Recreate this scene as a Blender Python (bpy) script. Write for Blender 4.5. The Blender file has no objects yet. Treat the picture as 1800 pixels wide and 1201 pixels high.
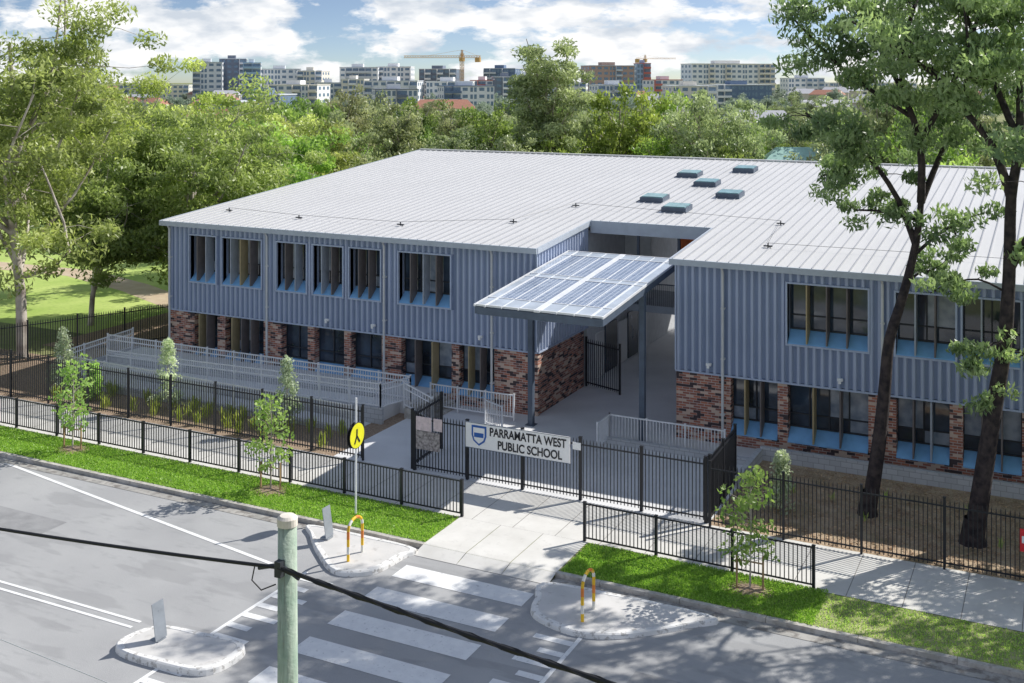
import bpy, math, random
import numpy as np
from mathutils import Vector, Matrix
random.seed(7)
scene = bpy.context.scene
scene.view_settings.view_transform='Standard'
scene.view_settings.look='None'
scene.view_settings.exposure=0
CH=14.5
R2=np.array([.8957,.4446,0.0]); F2=np.array([-.4446,.8957,0.0])
def survey(d,l): return (-.4446*d+.8957*l, .8957*d+.4446*l)

# ---------------------------------------------------------------- materials
def mat(name,col,rough=.7,metal=0.0,var=.15,nscale=3.0,bump=0.0,bscale=30.0,col2=None,spec=.4,detail=5):
    m=bpy.data.materials.new(name); m.use_nodes=True
    nt=m.node_tree; b=nt.nodes['Principled BSDF']
    b.inputs['Roughness'].default_value=rough; b.inputs['Metallic'].default_value=metal
    b.inputs['Specular IOR Level'].default_value=spec
    g=nt.nodes.new('ShaderNodeNewGeometry')
    n=nt.nodes.new('ShaderNodeTexNoise'); n.inputs['Scale'].default_value=nscale; n.inputs['Detail'].default_value=detail
    nt.links.new(g.outputs['Position'],n.inputs['Vector'])
    r=nt.nodes.new('ShaderNodeValToRGB')
    c2=col2 if col2 else tuple(min(1,c*(1+var)) for c in col)
    c1=col if col2 else tuple(c*(1-var) for c in col)
    r.color_ramp.elements[0].position=.35; r.color_ramp.elements[1].position=.65
    r.color_ramp.elements[0].color=(*c1,1); r.color_ramp.elements[1].color=(*c2,1)
    nt.links.new(n.outputs['Fac'],r.inputs['Fac']); nt.links.new(r.outputs['Color'],b.inputs['Base Color'])
    if bump>0:
        n2=nt.nodes.new('ShaderNodeTexNoise'); n2.inputs['Scale'].default_value=bscale; n2.inputs['Detail'].default_value=4
        nt.links.new(g.outputs['Position'],n2.inputs['Vector'])
        bp=nt.nodes.new('ShaderNodeBump'); bp.inputs['Strength'].default_value=bump; bp.inputs['Distance'].default_value=.03
        nt.links.new(n2.outputs['Fac'],bp.inputs['Height']); nt.links.new(bp.outputs['Normal'],b.inputs['Normal'])
    return m
def overlay(m,scale,lo,hi,col,fac=1.0,detail=6,vscale=(1,1,1),rough=.6):
    nt=m.node_tree; b=nt.nodes['Principled BSDF']; old=b.inputs['Base Color'].links[0].from_socket
    g=nt.nodes.new('ShaderNodeNewGeometry'); mp=nt.nodes.new('ShaderNodeMapping'); mp.inputs['Scale'].default_value=vscale
    mp.inputs['Location'].default_value=(scale*3.1,7.7,1.3)
    n=nt.nodes.new('ShaderNodeTexNoise'); n.inputs['Scale'].default_value=scale; n.inputs['Detail'].default_value=detail; n.inputs['Roughness'].default_value=rough
    nt.links.new(g.outputs['Position'],mp.inputs['Vector']); nt.links.new(mp.outputs['Vector'],n.inputs['Vector'])
    mr=nt.nodes.new('ShaderNodeMapRange'); mr.inputs['From Min'].default_value=lo; mr.inputs['From Max'].default_value=hi
    mr.inputs['To Max'].default_value=fac
    nt.links.new(n.outputs['Fac'],mr.inputs['Value'])
    mx=nt.nodes.new('ShaderNodeMix'); mx.data_type='RGBA'
    nt.links.new(mr.outputs['Result'],mx.inputs[0]); nt.links.new(old,mx.inputs[6]); mx.inputs[7].default_value=(*col,1)
    nt.links.new(mx.outputs[2],b.inputs['Base Color'])
    return m
def brickmat(name,c1,c2,mortar,bw=.3,rh=.1,ms=.012,extra=True):
    m=bpy.data.materials.new(name); m.use_nodes=True; nt=m.node_tree; b=nt.nodes['Principled BSDF']
    b.inputs['Roughness'].default_value=.85
    g=nt.nodes.new('ShaderNodeNewGeometry'); s=nt.nodes.new('ShaderNodeSeparateXYZ'); nt.links.new(g.outputs['Position'],s.inputs[0])
    a=nt.nodes.new('ShaderNodeMath'); a.operation='ADD'; nt.links.new(s.outputs[0],a.inputs[0]); nt.links.new(s.outputs[1],a.inputs[1])
    c=nt.nodes.new('ShaderNodeCombineXYZ'); nt.links.new(a.outputs[0],c.inputs[0]); nt.links.new(s.outputs[2],c.inputs[1])
    t=nt.nodes.new('ShaderNodeTexBrick'); t.inputs['Scale'].default_value=1; t.inputs['Brick Width'].default_value=bw; t.inputs['Row Height'].default_value=rh
    t.inputs['Mortar Size'].default_value=ms; t.inputs['Color1'].default_value=(*c1,1); t.inputs['Color2'].default_value=(*c2,1); t.inputs['Mortar'].default_value=(*mortar,1)
    t.inputs['Bias'].default_value=-.05
    nt.links.new(c.outputs[0],t.inputs['Vector'])
    nt.links.new(t.outputs['Color'],b.inputs['Base Color'])
    if extra:
        t2=nt.nodes.new('ShaderNodeTexBrick'); t2.inputs['Scale'].default_value=1; t2.inputs['Brick Width'].default_value=bw; t2.inputs['Row Height'].default_value=rh
        t2.inputs['Mortar Size'].default_value=0.0; t2.inputs['Color1'].default_value=(0,0,0,1); t2.inputs['Color2'].default_value=(1,1,1,1); t2.inputs['Bias'].default_value=0
        t2.offset=.5
        mp=nt.nodes.new('ShaderNodeMapping'); mp.inputs['Location'].default_value=(bw*40,rh*26,0); nt.links.new(c.outputs[0],mp.inputs[0]); nt.links.new(mp.outputs[0],t2.inputs['Vector'])
        mr=nt.nodes.new('ShaderNodeMapRange'); mr.inputs['From Min'].default_value=.8; mr.inputs['From Max'].default_value=.84
        nt.links.new(t2.outputs['Color'],mr.inputs['Value'])
        mx=nt.nodes.new('ShaderNodeMix'); mx.data_type='RGBA'; nt.links.new(mr.outputs['Result'],mx.inputs[0]); nt.links.new(t.outputs['Color'],mx.inputs[6]); mx.inputs[7].default_value=(.62,.47,.38,1)
        mr2=nt.nodes.new('ShaderNodeMapRange'); mr2.inputs['From Min'].default_value=.2; mr2.inputs['From Max'].default_value=.16
        nt.links.new(t2.outputs['Color'],mr2.inputs['Value'])
        mx2=nt.nodes.new('ShaderNodeMix'); mx2.data_type='RGBA'; nt.links.new(mr2.outputs['Result'],mx2.inputs[0]); nt.links.new(mx.outputs[2],mx2.inputs[6]); mx2.inputs[7].default_value=(.07,.05,.055,1)
        nt.links.new(mx2.outputs[2],b.inputs['Base Color'])
    return m
def leafmat(name,c1,c2,trans=.4,gain=(1.25,1.35,.85)):
    m=bpy.data.materials.new(name); m.use_nodes=True; nt=m.node_tree; b=nt.nodes['Principled BSDF']
    b.inputs['Roughness'].default_value=.42; b.inputs['Specular IOR Level'].default_value=.5
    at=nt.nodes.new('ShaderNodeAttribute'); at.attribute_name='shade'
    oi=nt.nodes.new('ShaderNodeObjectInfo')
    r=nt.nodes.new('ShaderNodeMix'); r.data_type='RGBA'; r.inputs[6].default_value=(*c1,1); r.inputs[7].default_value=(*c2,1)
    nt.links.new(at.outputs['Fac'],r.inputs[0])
    hs=nt.nodes.new('ShaderNodeHueSaturation')
    m1=nt.nodes.new('ShaderNodeMapRange'); m1.inputs['To Min'].default_value=.475; m1.inputs['To Max'].default_value=.52
    m2=nt.nodes.new('ShaderNodeMapRange'); m2.inputs['To Min'].default_value=.8; m2.inputs['To Max'].default_value=1.35
    nt.links.new(oi.outputs['Random'],m1.inputs['Value'])
    mm=nt.nodes.new('ShaderNodeMath'); mm.operation='MULTIPLY'; mm.inputs[1].default_value=7.31
    fr=nt.nodes.new('ShaderNodeMath'); fr.operation='FRACT'; nt.links.new(oi.outputs['Random'],mm.inputs[0]); nt.links.new(mm.outputs[0],fr.inputs[0]); nt.links.new(fr.outputs[0],m2.inputs['Value'])
    nt.links.new(m1.outputs[0],hs.inputs['Hue']); nt.links.new(m2.outputs[0],hs.inputs['Value']); nt.links.new(r.outputs[2],hs.inputs['Color'])
    nt.links.new(hs.outputs[0],b.inputs['Base Color'])
    tr=nt.nodes.new('ShaderNodeBsdfTranslucent')
    mt=nt.nodes.new('ShaderNodeMix'); mt.data_type='RGBA'; mt.blend_type='MULTIPLY'; mt.inputs[0].default_value=1
    nt.links.new(hs.outputs[0],mt.inputs[6]); mt.inputs[7].default_value=(*gain,1)
    nt.links.new(mt.outputs[2],tr.inputs['Color'])
    ms=nt.nodes.new('ShaderNodeMixShader'); ms.inputs[0].default_value=trans
    nt.links.new(b.outputs[0],ms.inputs[1]); nt.links.new(tr.outputs[0],ms.inputs[2]); nt.links.new(ms.outputs[0],nt.nodes['Material Output'].inputs[0])
    return m

M={}
M['ground']=mat('ground_grass',(.15,.19,.06),.95,col2=(.27,.28,.12),nscale=.12)
overlay(M['ground'],1.5,.45,.7,(.28,.26,.15),.5)
M['park']=mat('park_lawn',(.34,.47,.1),.95,col2=(.52,.62,.19),nscale=.25)
overlay(M['park'],4,.5,.7,(.24,.33,.09),.5)
M['lawn']=mat('verge_lawn',(.18,.3,.045),.95,col2=(.3,.45,.08),nscale=1.2,bump=.6,bscale=25)
overlay(M['lawn'],6,.5,.7,(.36,.36,.16),.6)
M['drylawn']=mat('dry_lawn',(.25,.29,.11),.95,col2=(.42,.42,.21),nscale=1.4,bump=.6,bscale=25)
M['asphalt']=mat('asphalt',(.36,.36,.365),.9,col2=(.43,.43,.43),nscale=.35,bump=.3,bscale=60)
overlay(M['asphalt'],40,.5,.75,(.55,.55,.55),.5,2)
overlay(M['asphalt'],1.2,.55,.75,(.26,.265,.27),.5,8,(1,3,1))
overlay(M['asphalt'],.35,.56,.6,(.29,.29,.295),.45,3,(.6,2.2,1))
M['patch']=mat('asphalt_patch',(.26,.26,.265),.9,col2=(.33,.33,.335),nscale=2,bump=.3,bscale=60)
overlay(M['patch'],40,.5,.75,(.45,.45,.45),.5,2)
M['conc']=mat('footpath_concrete',(.66,.64,.6),.85,col2=(.76,.74,.7),nscale=.9,bump=.1)
overlay(M['conc'],5,.55,.8,(.5,.48,.45),.5,8)
M['joint']=mat('path_joint',(.3,.28,.26),.9,var=.1)
M['paving']=mat('entry_paving',(.74,.74,.75),.8,col2=(.82,.82,.83),nscale=.6,bump=.1)
overlay(M['paving'],50,.5,.8,(.54,.54,.56),.6,2)
M['kerb']=mat('kerb_concrete',(.42,.4,.36),.9,col2=(.6,.57,.53),nscale=2.5,bump=.2)
overlay(M['kerb'],7,.5,.7,(.24,.19,.16),.6,8)
M['gutterc']=mat('gutter_concrete',(.33,.32,.3),.9,col2=(.46,.44,.41),nscale=2.5)
overlay(M['gutterc'],4,.48,.62,(.15,.13,.12),.7,8)
M['island']=mat('island_concrete',(.6,.59,.57),.9,col2=(.7,.68,.66),nscale=1.2,bump=.1,bscale=15)
overlay(M['island'],4,.56,.7,(.42,.4,.38),.5,8)
M['islkerb']=mat('island_kerb_paint',(.74,.73,.71),.9,col2=(.85,.84,.82),nscale=1.5,bump=.1,bscale=15)
overlay(M['islkerb'],6,.53,.62,(.32,.3,.28),.7,8)
M['paint']=mat('road_paint',(.8,.8,.8),.7,col2=(.88,.88,.87),nscale=4)
overlay(M['paint'],9,.6,.72,(.42,.42,.43),.7,8)
M['mulch']=mat('mulch',(.24,.16,.11),.95,col2=(.4,.3,.21),nscale=9,bump=1,bscale=20)
overlay(M['mulch'],22,.52,.66,(.56,.46,.36),.7,4)
M['drymulch']=mat('dry_mulch',(.33,.215,.135),.95,col2=(.52,.4,.27),nscale=1.5,bump=1,bscale=20)
overlay(M['drymulch'],16,.5,.64,(.7,.56,.4),.75,4); overlay(M['drymulch'],30,.55,.66,(.14,.09,.07),.7,4); overlay(M['drymulch'],.8,.5,.62,(.22,.19,.1),.45,5)
M['dirt']=mat('dirt_path',(.52,.4,.28),.95,col2=(.6,.49,.36),nscale=1)
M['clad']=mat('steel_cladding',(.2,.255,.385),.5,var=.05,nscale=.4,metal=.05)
M['cladrib']=mat('steel_cladding_rib',(.42,.485,.64),.45,var=.05,nscale=.4,metal=.05)  # relief shading put into colour: same cladding, ribs lighter than pans
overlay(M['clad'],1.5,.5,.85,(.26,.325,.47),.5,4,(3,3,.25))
M['frame']=mat('window_hood',(.44,.51,.66),.5,var=.05)
M['sill']=mat('sill_tray',(.24,.5,.82),.5,var=.06)
M['roof']=mat('roof_sheet',(.72,.71,.7),.42,var=.03,nscale=.25,metal=.1)
overlay(M['roof'],1.0,.45,.8,(.63,.62,.61),.5,5,(4,.25,1))
M['rib']=mat('roof_rib',(.36,.37,.4),.5,var=.04,metal=.1)  # seam shadow put into colour: same roof sheet, darker ribs
M['gut']=mat('gutter_steel',(.48,.53,.6),.5,var=.05)
M['dark']=mat('dark_frame',(.04,.045,.055),.5,var=.1)
M['black']=mat('black_powdercoat',(.02,.021,.026),.4,var=.1)
M['steel']=mat('dark_steel',(.1,.13,.18),.5,var=.1)
M['galv']=mat('galvanised_steel',(.84,.85,.87),.45,metal=.1,var=.05)
M['plate']=mat('sign_back',(.32,.35,.39),.5,metal=.2,var=.1)
M['pipe']=mat('downpipe',(.66,.67,.68),.5,var=.05)
M['tan']=mat('fin_tan',(.46,.37,.21),.6,var=.08)
M['cream']=mat('fin_grey',(.42,.46,.52),.6,var=.08)
M['brown']=mat('fin_brown',(.19,.165,.16),.6,var=.1)
M['glass']=mat('window_glass',(.035,.055,.085),.05,var=.7,nscale=.7,spec=1.0)
M['glass2']=mat('window_glass_blind',(.2,.25,.32),.12,col2=(.42,.47,.54),nscale=2.2,spec=.8)
M['brick']=brickmat('mixed_brick',(.5,.19,.115),(.2,.085,.075),(.52,.46,.43))
M['block']=brickmat('concrete_block',(.5,.51,.53),(.58,.59,.61),(.33,.33,.35),.4,.2,.01,False)
M['white']=mat('white_panel',(.88,.88,.88),.5,var=.02)
M['wall']=mat('render_grey',(.68,.7,.73),.8,var=.06)
M['soffit']=mat('soffit',(.66,.68,.71),.7,var=.05)
M['orange']=mat('orange_panel',(.85,.2,.06),.6,var=.08)
M['yellow']=mat('sign_yellow',(.88,.84,.03),.5,var=.05)
M['hoopy']=mat('hoop_yellow',(.9,.55,.03),.5,var=.08)
M['hoopw']=mat('hoop_white',(.8,.78,.72),.5,var=.08)
M['hoopr']=mat('hoop_orange',(.8,.25,.05),.5,var=.08)
M['ink']=mat('sign_ink',(.025,.025,.03),.6,var=.05)
M['blue']=mat('crest_blue',(.03,.12,.42),.6,var=.05)
M['red']=mat('notice_red',(.7,.03,.04),.5,var=.05)
M['pink']=mat('notice_pink',(.76,.62,.62),.6,var=.12,nscale=8)
M['poster']=mat('poster',(.14,.12,.12),.6,col2=(.55,.49,.47),nscale=9)
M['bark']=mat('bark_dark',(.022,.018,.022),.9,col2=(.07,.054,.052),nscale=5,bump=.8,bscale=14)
M['bark2']=mat('bark_pale',(.32,.27,.24),.9,col2=(.64,.58,.52),nscale=1.5,bump=.4)
M['barkd']=mat('bark_far',(.28,.24,.2),.9,col2=(.5,.44,.38),nscale=1)
M['pole']=mat('treated_pole',(.32,.42,.33),.85,col2=(.48,.56,.46),nscale=3,bump=.4,bscale=20)
overlay(M['pole'],3,.5,.7,(.22,.24,.2),.7,8,(8,8,.6))
M['cap']=mat('pole_top',(.74,.68,.6),.8,var=.15)
M['cable']=mat('cable',(.015,.015,.017),.5,var=.1)
M['stake']=mat('timber_stake',(.36,.24,.13),.8,var=.2)
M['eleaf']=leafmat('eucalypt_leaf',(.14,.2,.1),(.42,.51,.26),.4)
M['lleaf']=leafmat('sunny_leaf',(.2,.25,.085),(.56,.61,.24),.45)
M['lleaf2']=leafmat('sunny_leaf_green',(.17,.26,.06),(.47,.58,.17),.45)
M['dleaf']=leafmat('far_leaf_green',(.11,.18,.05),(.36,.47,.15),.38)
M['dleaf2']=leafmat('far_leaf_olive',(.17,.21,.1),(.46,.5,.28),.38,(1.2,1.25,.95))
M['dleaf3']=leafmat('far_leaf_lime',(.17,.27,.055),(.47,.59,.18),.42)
M['hleaf']=leafmat('hazy_leaf',(.2,.26,.21),(.36,.43,.34),.3,(1.1,1.15,1))  # haze of distance put into the leaf colour
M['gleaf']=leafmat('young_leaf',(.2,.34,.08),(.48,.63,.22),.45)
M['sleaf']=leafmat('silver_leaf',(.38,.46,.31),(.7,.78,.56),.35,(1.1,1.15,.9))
M['grassb']=leafmat('grass_blade',(.19,.34,.04),(.48,.64,.13),.42)
M['strap']=leafmat('strap_leaf',(.3,.45,.09),(.7,.78,.24),.42)

def pvmat():
    m=bpy.data.materials.new('pv_glass'); m.use_nodes=True; nt=m.node_tree; b=nt.nodes['Principled BSDF']
    b.inputs['Roughness'].default_value=.14; b.inputs['Specular IOR Level'].default_value=.7
    g=nt.nodes.new('ShaderNodeNewGeometry')
    t=nt.nodes.new('ShaderNodeTexBrick'); t.offset=0; t.inputs['Scale'].default_value=1; t.inputs['Brick Width'].default_value=.19; t.inputs['Row Height'].default_value=.19
    t.inputs['Mortar Size'].default_value=.022; t.inputs['Color1'].default_value=(.12,.17,.28,1); t.inputs['Color2'].default_value=(.22,.28,.41,1); t.inputs['Mortar'].default_value=(.52,.58,.67,1)
    nt.links.new(g.outputs['Position'],t.inputs['Vector']); nt.links.new(t.outputs['Color'],b.inputs['Base Color'])
    return m
M['pv']=pvmat()
M['clearglass']=mat('canopy_clear_glass',(.5,.56,.64),.12,var=.12,nscale=1.5,spec=.8)

# ---------------------------------------------------------------- mesh helpers
class MB:
    def __init__(s): s.v=[]; s.f=[]
    def hexa(s,p):
        i=len(s.v); s.v+= [tuple(q) for q in p]
        for f in ((0,3,2,1),(4,5,6,7),(0,1,5,4),(1,2,6,5),(2,3,7,6),(3,0,4,7)): s.f.append(tuple(i+k for k in f))
    def box(s,x0,x1,y0,y1,z0,z1):
        s.hexa([(x0,y0,z0),(x1,y0,z0),(x1,y1,z0),(x0,y1,z0),(x0,y0,z1),(x1,y0,z1),(x1,y1,z1),(x0,y1,z1)])
    def quad(s,*p):
        i=len(s.v); s.v+=[tuple(q) for q in p]; s.f.append(tuple(range(i,i+len(p))))
    def sheet(s,x0,x1,y0,y1,z): s.quad((x0,y0,z),(x1,y0,z),(x1,y1,z),(x0,y1,z))
    def tube(s,pts,rad,n=8,cap=True):
        pts=[np.array(p,float) for p in pts]
        if not hasattr(rad,'__len__'): rad=[rad]*len(pts)
        base=len(s.v); up=np.array([0.13,.21,1.0]); 
        for i,p in enumerate(pts):
            a=pts[max(i-1,0)]; b=pts[min(i+1,len(pts)-1)]; t=b-a; t=t/(np.linalg.norm(t)+1e-9)
            u=np.cross(t,up if abs(t[2])<.9 else np.array([1.0,.1,0])); u/=np.linalg.norm(u); w=np.cross(t,u)
            for k in range(n):
                an=2*math.pi*k/n; q=p+rad[i]*(math.cos(an)*u+math.sin(an)*w); s.v.append(tuple(q))
        for i in range(len(pts)-1):
            for k in range(n):
                a=base+i*n+k; b=base+i*n+(k+1)%n; s.f.append((a,b,b+n,a+n))
        if cap:
            s.f.append(tuple(base+k for k in range(n))[::-1]); e=base+(len(pts)-1)*n; s.f.append(tuple(e+k for k in range(n)))
    def beam(s,a,b,w,h):
        a=np.array(a,float); b=np.array(b,float); t=b-a; t/=np.linalg.norm(t)
        u=np.cross(t,[0,0,1.0]); 
        if np.linalg.norm(u)<1e-3: u=np.array([1.0,0,0])
        u/=np.linalg.norm(u); v=np.cross(u,t); u=u*w/2; v=v*h/2
        s.hexa([a-u-v,a+u-v,a+u+v,a-u+v,b-u-v,b+u-v,b+u+v,b-u+v])
    def obj(s,name,m,parent=None,smooth=False):
        me=bpy.data.meshes.new(name); me.from_pydata(s.v,[],s.f); me.update()
        mats=m if isinstance(m,list) else [m]
        for q in mats: me.materials.append(q)
        if smooth: me.polygons.foreach_set('use_smooth',[True]*len(me.polygons))
        o=bpy.data.objects.new(name,me); scene.collection.objects.link(o)
        if parent: o.parent=parent
        return o
def empty(name,loc=(0,0,0)):
    e=bpy.data.objects.new(name,None); scene.collection.objects.link(e); e.location=loc; e.empty_display_size=.3; return e
def npmesh(name,V,Q,mi,mats,shade=None):
    me=bpy.data.meshes.new(name); V=np.asarray(V,np.float32); Q=np.asarray(Q,np.int32)
    me.vertices.add(len(V)); me.vertices.foreach_set('co',V.ravel())
    me.loops.add(Q.size); me.loops.foreach_set('vertex_index',Q.ravel())
    me.polygons.add(len(Q)); me.polygons.foreach_set('loop_start',np.arange(len(Q),dtype=np.int32)*4)
    me.polygons.foreach_set('loop_total',np.full(len(Q),4,np.int32))
    me.polygons.foreach_set('material_index',np.asarray(mi,np.int32))
    for q in mats: me.materials.append(q)
    me.update(calc_edges=True)
    if shade is not None:
        a=me.attributes.new('shade','FLOAT','POINT'); a.data.foreach_set('value',np.asarray(shade,np.float32))
    return me
def leaves(rng,C,L,W,droop=.5):
    n=len(C); a=rng.normal(size=(n,3)); a[:,2]-=droop*1.5; a/=np.linalg.norm(a,axis=1)[:,None]
    b=np.cross(a,rng.normal(size=(n,3))); b/=np.linalg.norm(b,axis=1)[:,None]
    l=(L*rng.uniform(.6,1.3,n))[:,None]; w=(W*rng.uniform(.6,1.3,n))[:,None]
    return np.stack([C-a*l/2,C+b*w/2-a*l*.05,C+a*l/2,C-b*w/2-a*l*.05],1).reshape(-1,3)
class Tree:
    def __init__(s,seed): s.rng=np.random.default_rng(seed); s.w=MB(); s.C=[]; s.S=[]
    def clump(s,c,r,n,flat=.6):
        g=s.rng.normal(size=(n,3)); nr=np.linalg.norm(g,axis=1)[:,None]; g=g/nr*np.minimum(nr,1.9)*.62
        s.C.append(np.asarray(c)+g*np.array([r,r,r*flat]))
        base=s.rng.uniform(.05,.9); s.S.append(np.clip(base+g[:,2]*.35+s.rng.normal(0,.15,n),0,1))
    def limb(s,pts,r0,r1,ncl,tmin,spread,cr,nl,sub=True,flat=.6):
        pts=[np.array(p,float) for p in pts]; m=len(pts)
        P=[]; seg=3
        for i in range(m-1):
            p0=pts[max(i-1,0)];p1=pts[i];p2=pts[i+1];p3=pts[min(i+2,m-1)]
            for k in range(seg):
                t=k/seg; P.append(.5*((2*p1)+(-p0+p2)*t+(2*p0-5*p1+4*p2-p3)*t*t+(-p0+3*p1-3*p2+p3)*t**3))
        P.append(pts[-1]); rad=np.linspace(r0,r1,len(P))
        s.w.tube(P,list(rad),8,False); P=np.array(P)
        for i in range(ncl):
            t=s.rng.uniform(tmin,1.0); f=t*(len(P)-1); k=min(int(f),len(P)-2); q=P[k]+(P[k+1]-P[k])*(f-k)
            c=q+s.rng.normal(size=3)*spread*np.array([1,1,.7])+np.array([0,0,.15*spread])
            if sub:
                mid=(q+c)/2+s.rng.normal(size=3)*spread*.15
                s.w.tube([q,mid,c],[max(r1*.6,.012),max(r1*.45,.01),.008],4,False)
            s.clump(c,cr*s.rng.uniform(.6,1.3),int(nl*s.rng.uniform(.6,1.3)),flat)
        return P
    def mesh(s,name,L,W,bark,leaf,droop=.5):
        C=np.concatenate(s.C); S=np.concatenate(s.S); LV=leaves(s.rng,C,L,W,droop)
        WV=np.array(s.w.v); WF=np.array([f for f in s.w.f if len(f)==4]); nw=len(WV)
        Q=np.concatenate([WF,np.arange(len(C)*4).reshape(-1,4)+nw]); mi=np.concatenate([np.zeros(len(WF)),np.ones(len(C))])
        sh=np.concatenate([np.zeros(nw),np.repeat(S,4)])
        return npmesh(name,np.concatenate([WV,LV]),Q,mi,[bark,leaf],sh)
def auto(seed,h,cr,cb=.35,tr=.25,nl=9,ncl=7,nleaf=120,L=.3,W=.12,clr=.9,bark=None,leaf=None,lean=(0,0),name='tree',droop=.4,spread=None,flat=.6):
    T=Tree(seed); r=T.rng; top=h*.8
    tp=[np.array([lean[0]*t+r.normal()*.03*h*t*(1-t)*2,lean[1]*t+r.normal()*.03*h*t*(1-t)*2,top*t]) for t in np.linspace(0,1,6)]
    T.w.tube(tp,list(np.linspace(tr,tr*.3,6)),8,False)
    sp=spread or cr*.2
    for i in range(nl):
        zc=h*(1+cb)/2; zr_=h*(1-cb)/2; u=(i+.5)/nl; zt=h*cb+ (h*.97-h*cb)*u
        rad=cr*math.sqrt(max(.08,1-((zt-zc)/(zr_*1.08))**2))*r.uniform(.6,1.0)
        an=i*2.4+r.uniform(-.5,.5); ts=max(.25,min(.95,(zt/h)*.85-r.uniform(.05,.25)))
        f=ts*5; k=min(int(f),4); st=tp[k]+(tp[k+1]-tp[k])*(f-k)
        tip=np.array([lean[0]*.9+rad*math.cos(an),lean[1]*.9+rad*math.sin(an),zt])
        mid=st*.5+tip*.5+np.array([0,0,-.06*h*r.uniform(0,1)])+r.normal(size=3)*.04*h
        T.limb([st,mid,tip],tr*.42,tr*.12,ncl,.35,sp,clr,nleaf,True,flat)
    return T.mesh(name,L,W,bark,leaf,droop)
def place(me,name,x,y,z=0,rot=0,sc=1,parent=None,szz=None):
    o=bpy.data.objects.new(name,me); scene.collection.objects.link(o); o.location=(x,y,z); o.rotation_euler=(0,0,rot); o.scale=(sc,sc,szz or sc)
    if parent: o.parent=parent
    return o

# ---------------------------------------------------------------- ground, road
g=MB(); E=3500
g.quad((-E,-E,-.14),(E,-E,-.14),(E,29.9,-.14),(-E,29.9,-.14)); g.quad((-E,29.9,-.14),(E,29.9,-.14),(E,29.9,0),(-E,29.9,0)); g.quad((-E,29.9,0),(E,29.9,0),(E,E,0),(-E,E,0))
g.obj('ground',M['ground'])
g=MB(); g.sheet(-160,120,13.2,29.5,-.1235); g.obj('road',M['asphalt'])
g=MB(); g.sheet(-33.5,-29.5,25.2,26.4,-.1195); g.sheet(-9.5,-4.5,24.6,26.0,-.1195); g.obj('road_patch',M['patch'])
g=MB(); g.sheet(-160,-18,29.4,29.86,-.114); g.sheet(-13.4,120,29.4,29.86,-.114); g.obj('gutter',M['gutterc'])
g=MB()
x=-120
while x<80:
    x2=x+2.4
    for a,b in ((x,min(x2,-17.9)),(max(x,-13.4),x2)):
        if b-a>.1: g.box(a,b-.015,29.85,30.02,-.13,.012)
    x=x2
g.obj('kerb',M['kerb'])
g=MB(); g.sheet(-120,-17.95,30.02,32.25,.004); g.obj('grass_verge',M['lawn'])
g=MB(); g.sheet(-13.3,-8.2,30.02,32.15,.004); g.obj('grass_verge',M['lawn'])
g=MB(); g.sheet(-8.2,80,30.02,32.1,.005); g.obj('grass_verge',M['drylawn'])
g=MB()
x=-119.5
while x<80:
    g.sheet(x+.012,x+1.488,32.12 if x>-12 else 32.27,35.3,.012); x+=1.5
g.obj('footpath',M['conc'])
g=MB(); g.sheet(-119.6,80,32.13,35.29,.0085); g.obj('footpath_joints',M['joint'])
g=MB()
for i in range(3):
    a=-17.93+i*1.52; b=a+1.5
    g.quad((a,29.3,-.112),(b,29.3,-.112),(b,29.95,.008),(a,29.95,.008)); g.quad((a,29.95,.008),(b,29.95,.008),(b,32.26,.013),(a,32.26,.013))
g.obj('crossing_ramp',M['conc'])
g=MB(); g.sheet(-25.2,-10.4,35.3,94,.016); g.obj('entry_paving',M['paving'])
g=MB(); g.sheet(-46.5,-25.2,35.3,43,.006); g.obj('garden_bed',M['mulch'])
g=MB(); g.sheet(-10.4,40,35.3,43.2,.006); g.obj('garden_bed',M['drymulch'])
g=MB(); g.sheet(-66,-46.5,35.3,41.5,.004); g.sheet(-50,-41.3,43,60,.0045); g.obj('garden_bed',M['mulch'])
g=MB(); g.sheet(-220,-50,46,190,.002); g.obj('park_lawn',M['park'])
g=MB(); pts=[(-110,52),(-90,56),(-78,58.5),(-66,59),(-58,56.5),(-50,53)]
for (a,b),(c,d) in zip(pts,pts[1:]): g.quad((a,b,.006),(c,d,.006),(c,d+2.6,.006),(a,b+2.6,.006))
g.obj('dirt_path',M['dirt'])
# markings
g=MB(); zt=-.115
for i,yc in enumerate([28.2,26.6,25.0,23.4,21.75,20.15,18.5,16.9]): g.sheet(-17.75,-13.5,yc-.42,yc+.42,zt)
def strip(a,b,w,z=zt):
    a=np.array(a);b=np.array(b);t=(b-a)/np.linalg.norm(b-a);n=np.array([-t[1],t[0]])*w/2
    g.quad((*(a-n),z),(*(b-n),z),(*(b+n),z),(*(a+n),z))
strip((-36.5,29.5),(-21.3,26.85),.14)
strip((-120,22.42),(-22.3,22.42),.1); strip((-120,22.1),(-22.3,22.1),.1)
for xx,s in ((-20.15,1),(-11.35,-1)):
    strip((xx,17.5),(xx,26.9),.12)
    for k in range(12): strip((xx+.065*s,26.5-k*.62),(xx+(1.15 if k%2==0 else .75)*s,26.5-k*.62),.24)
g.obj('road_markings',M['paint'])
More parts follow.
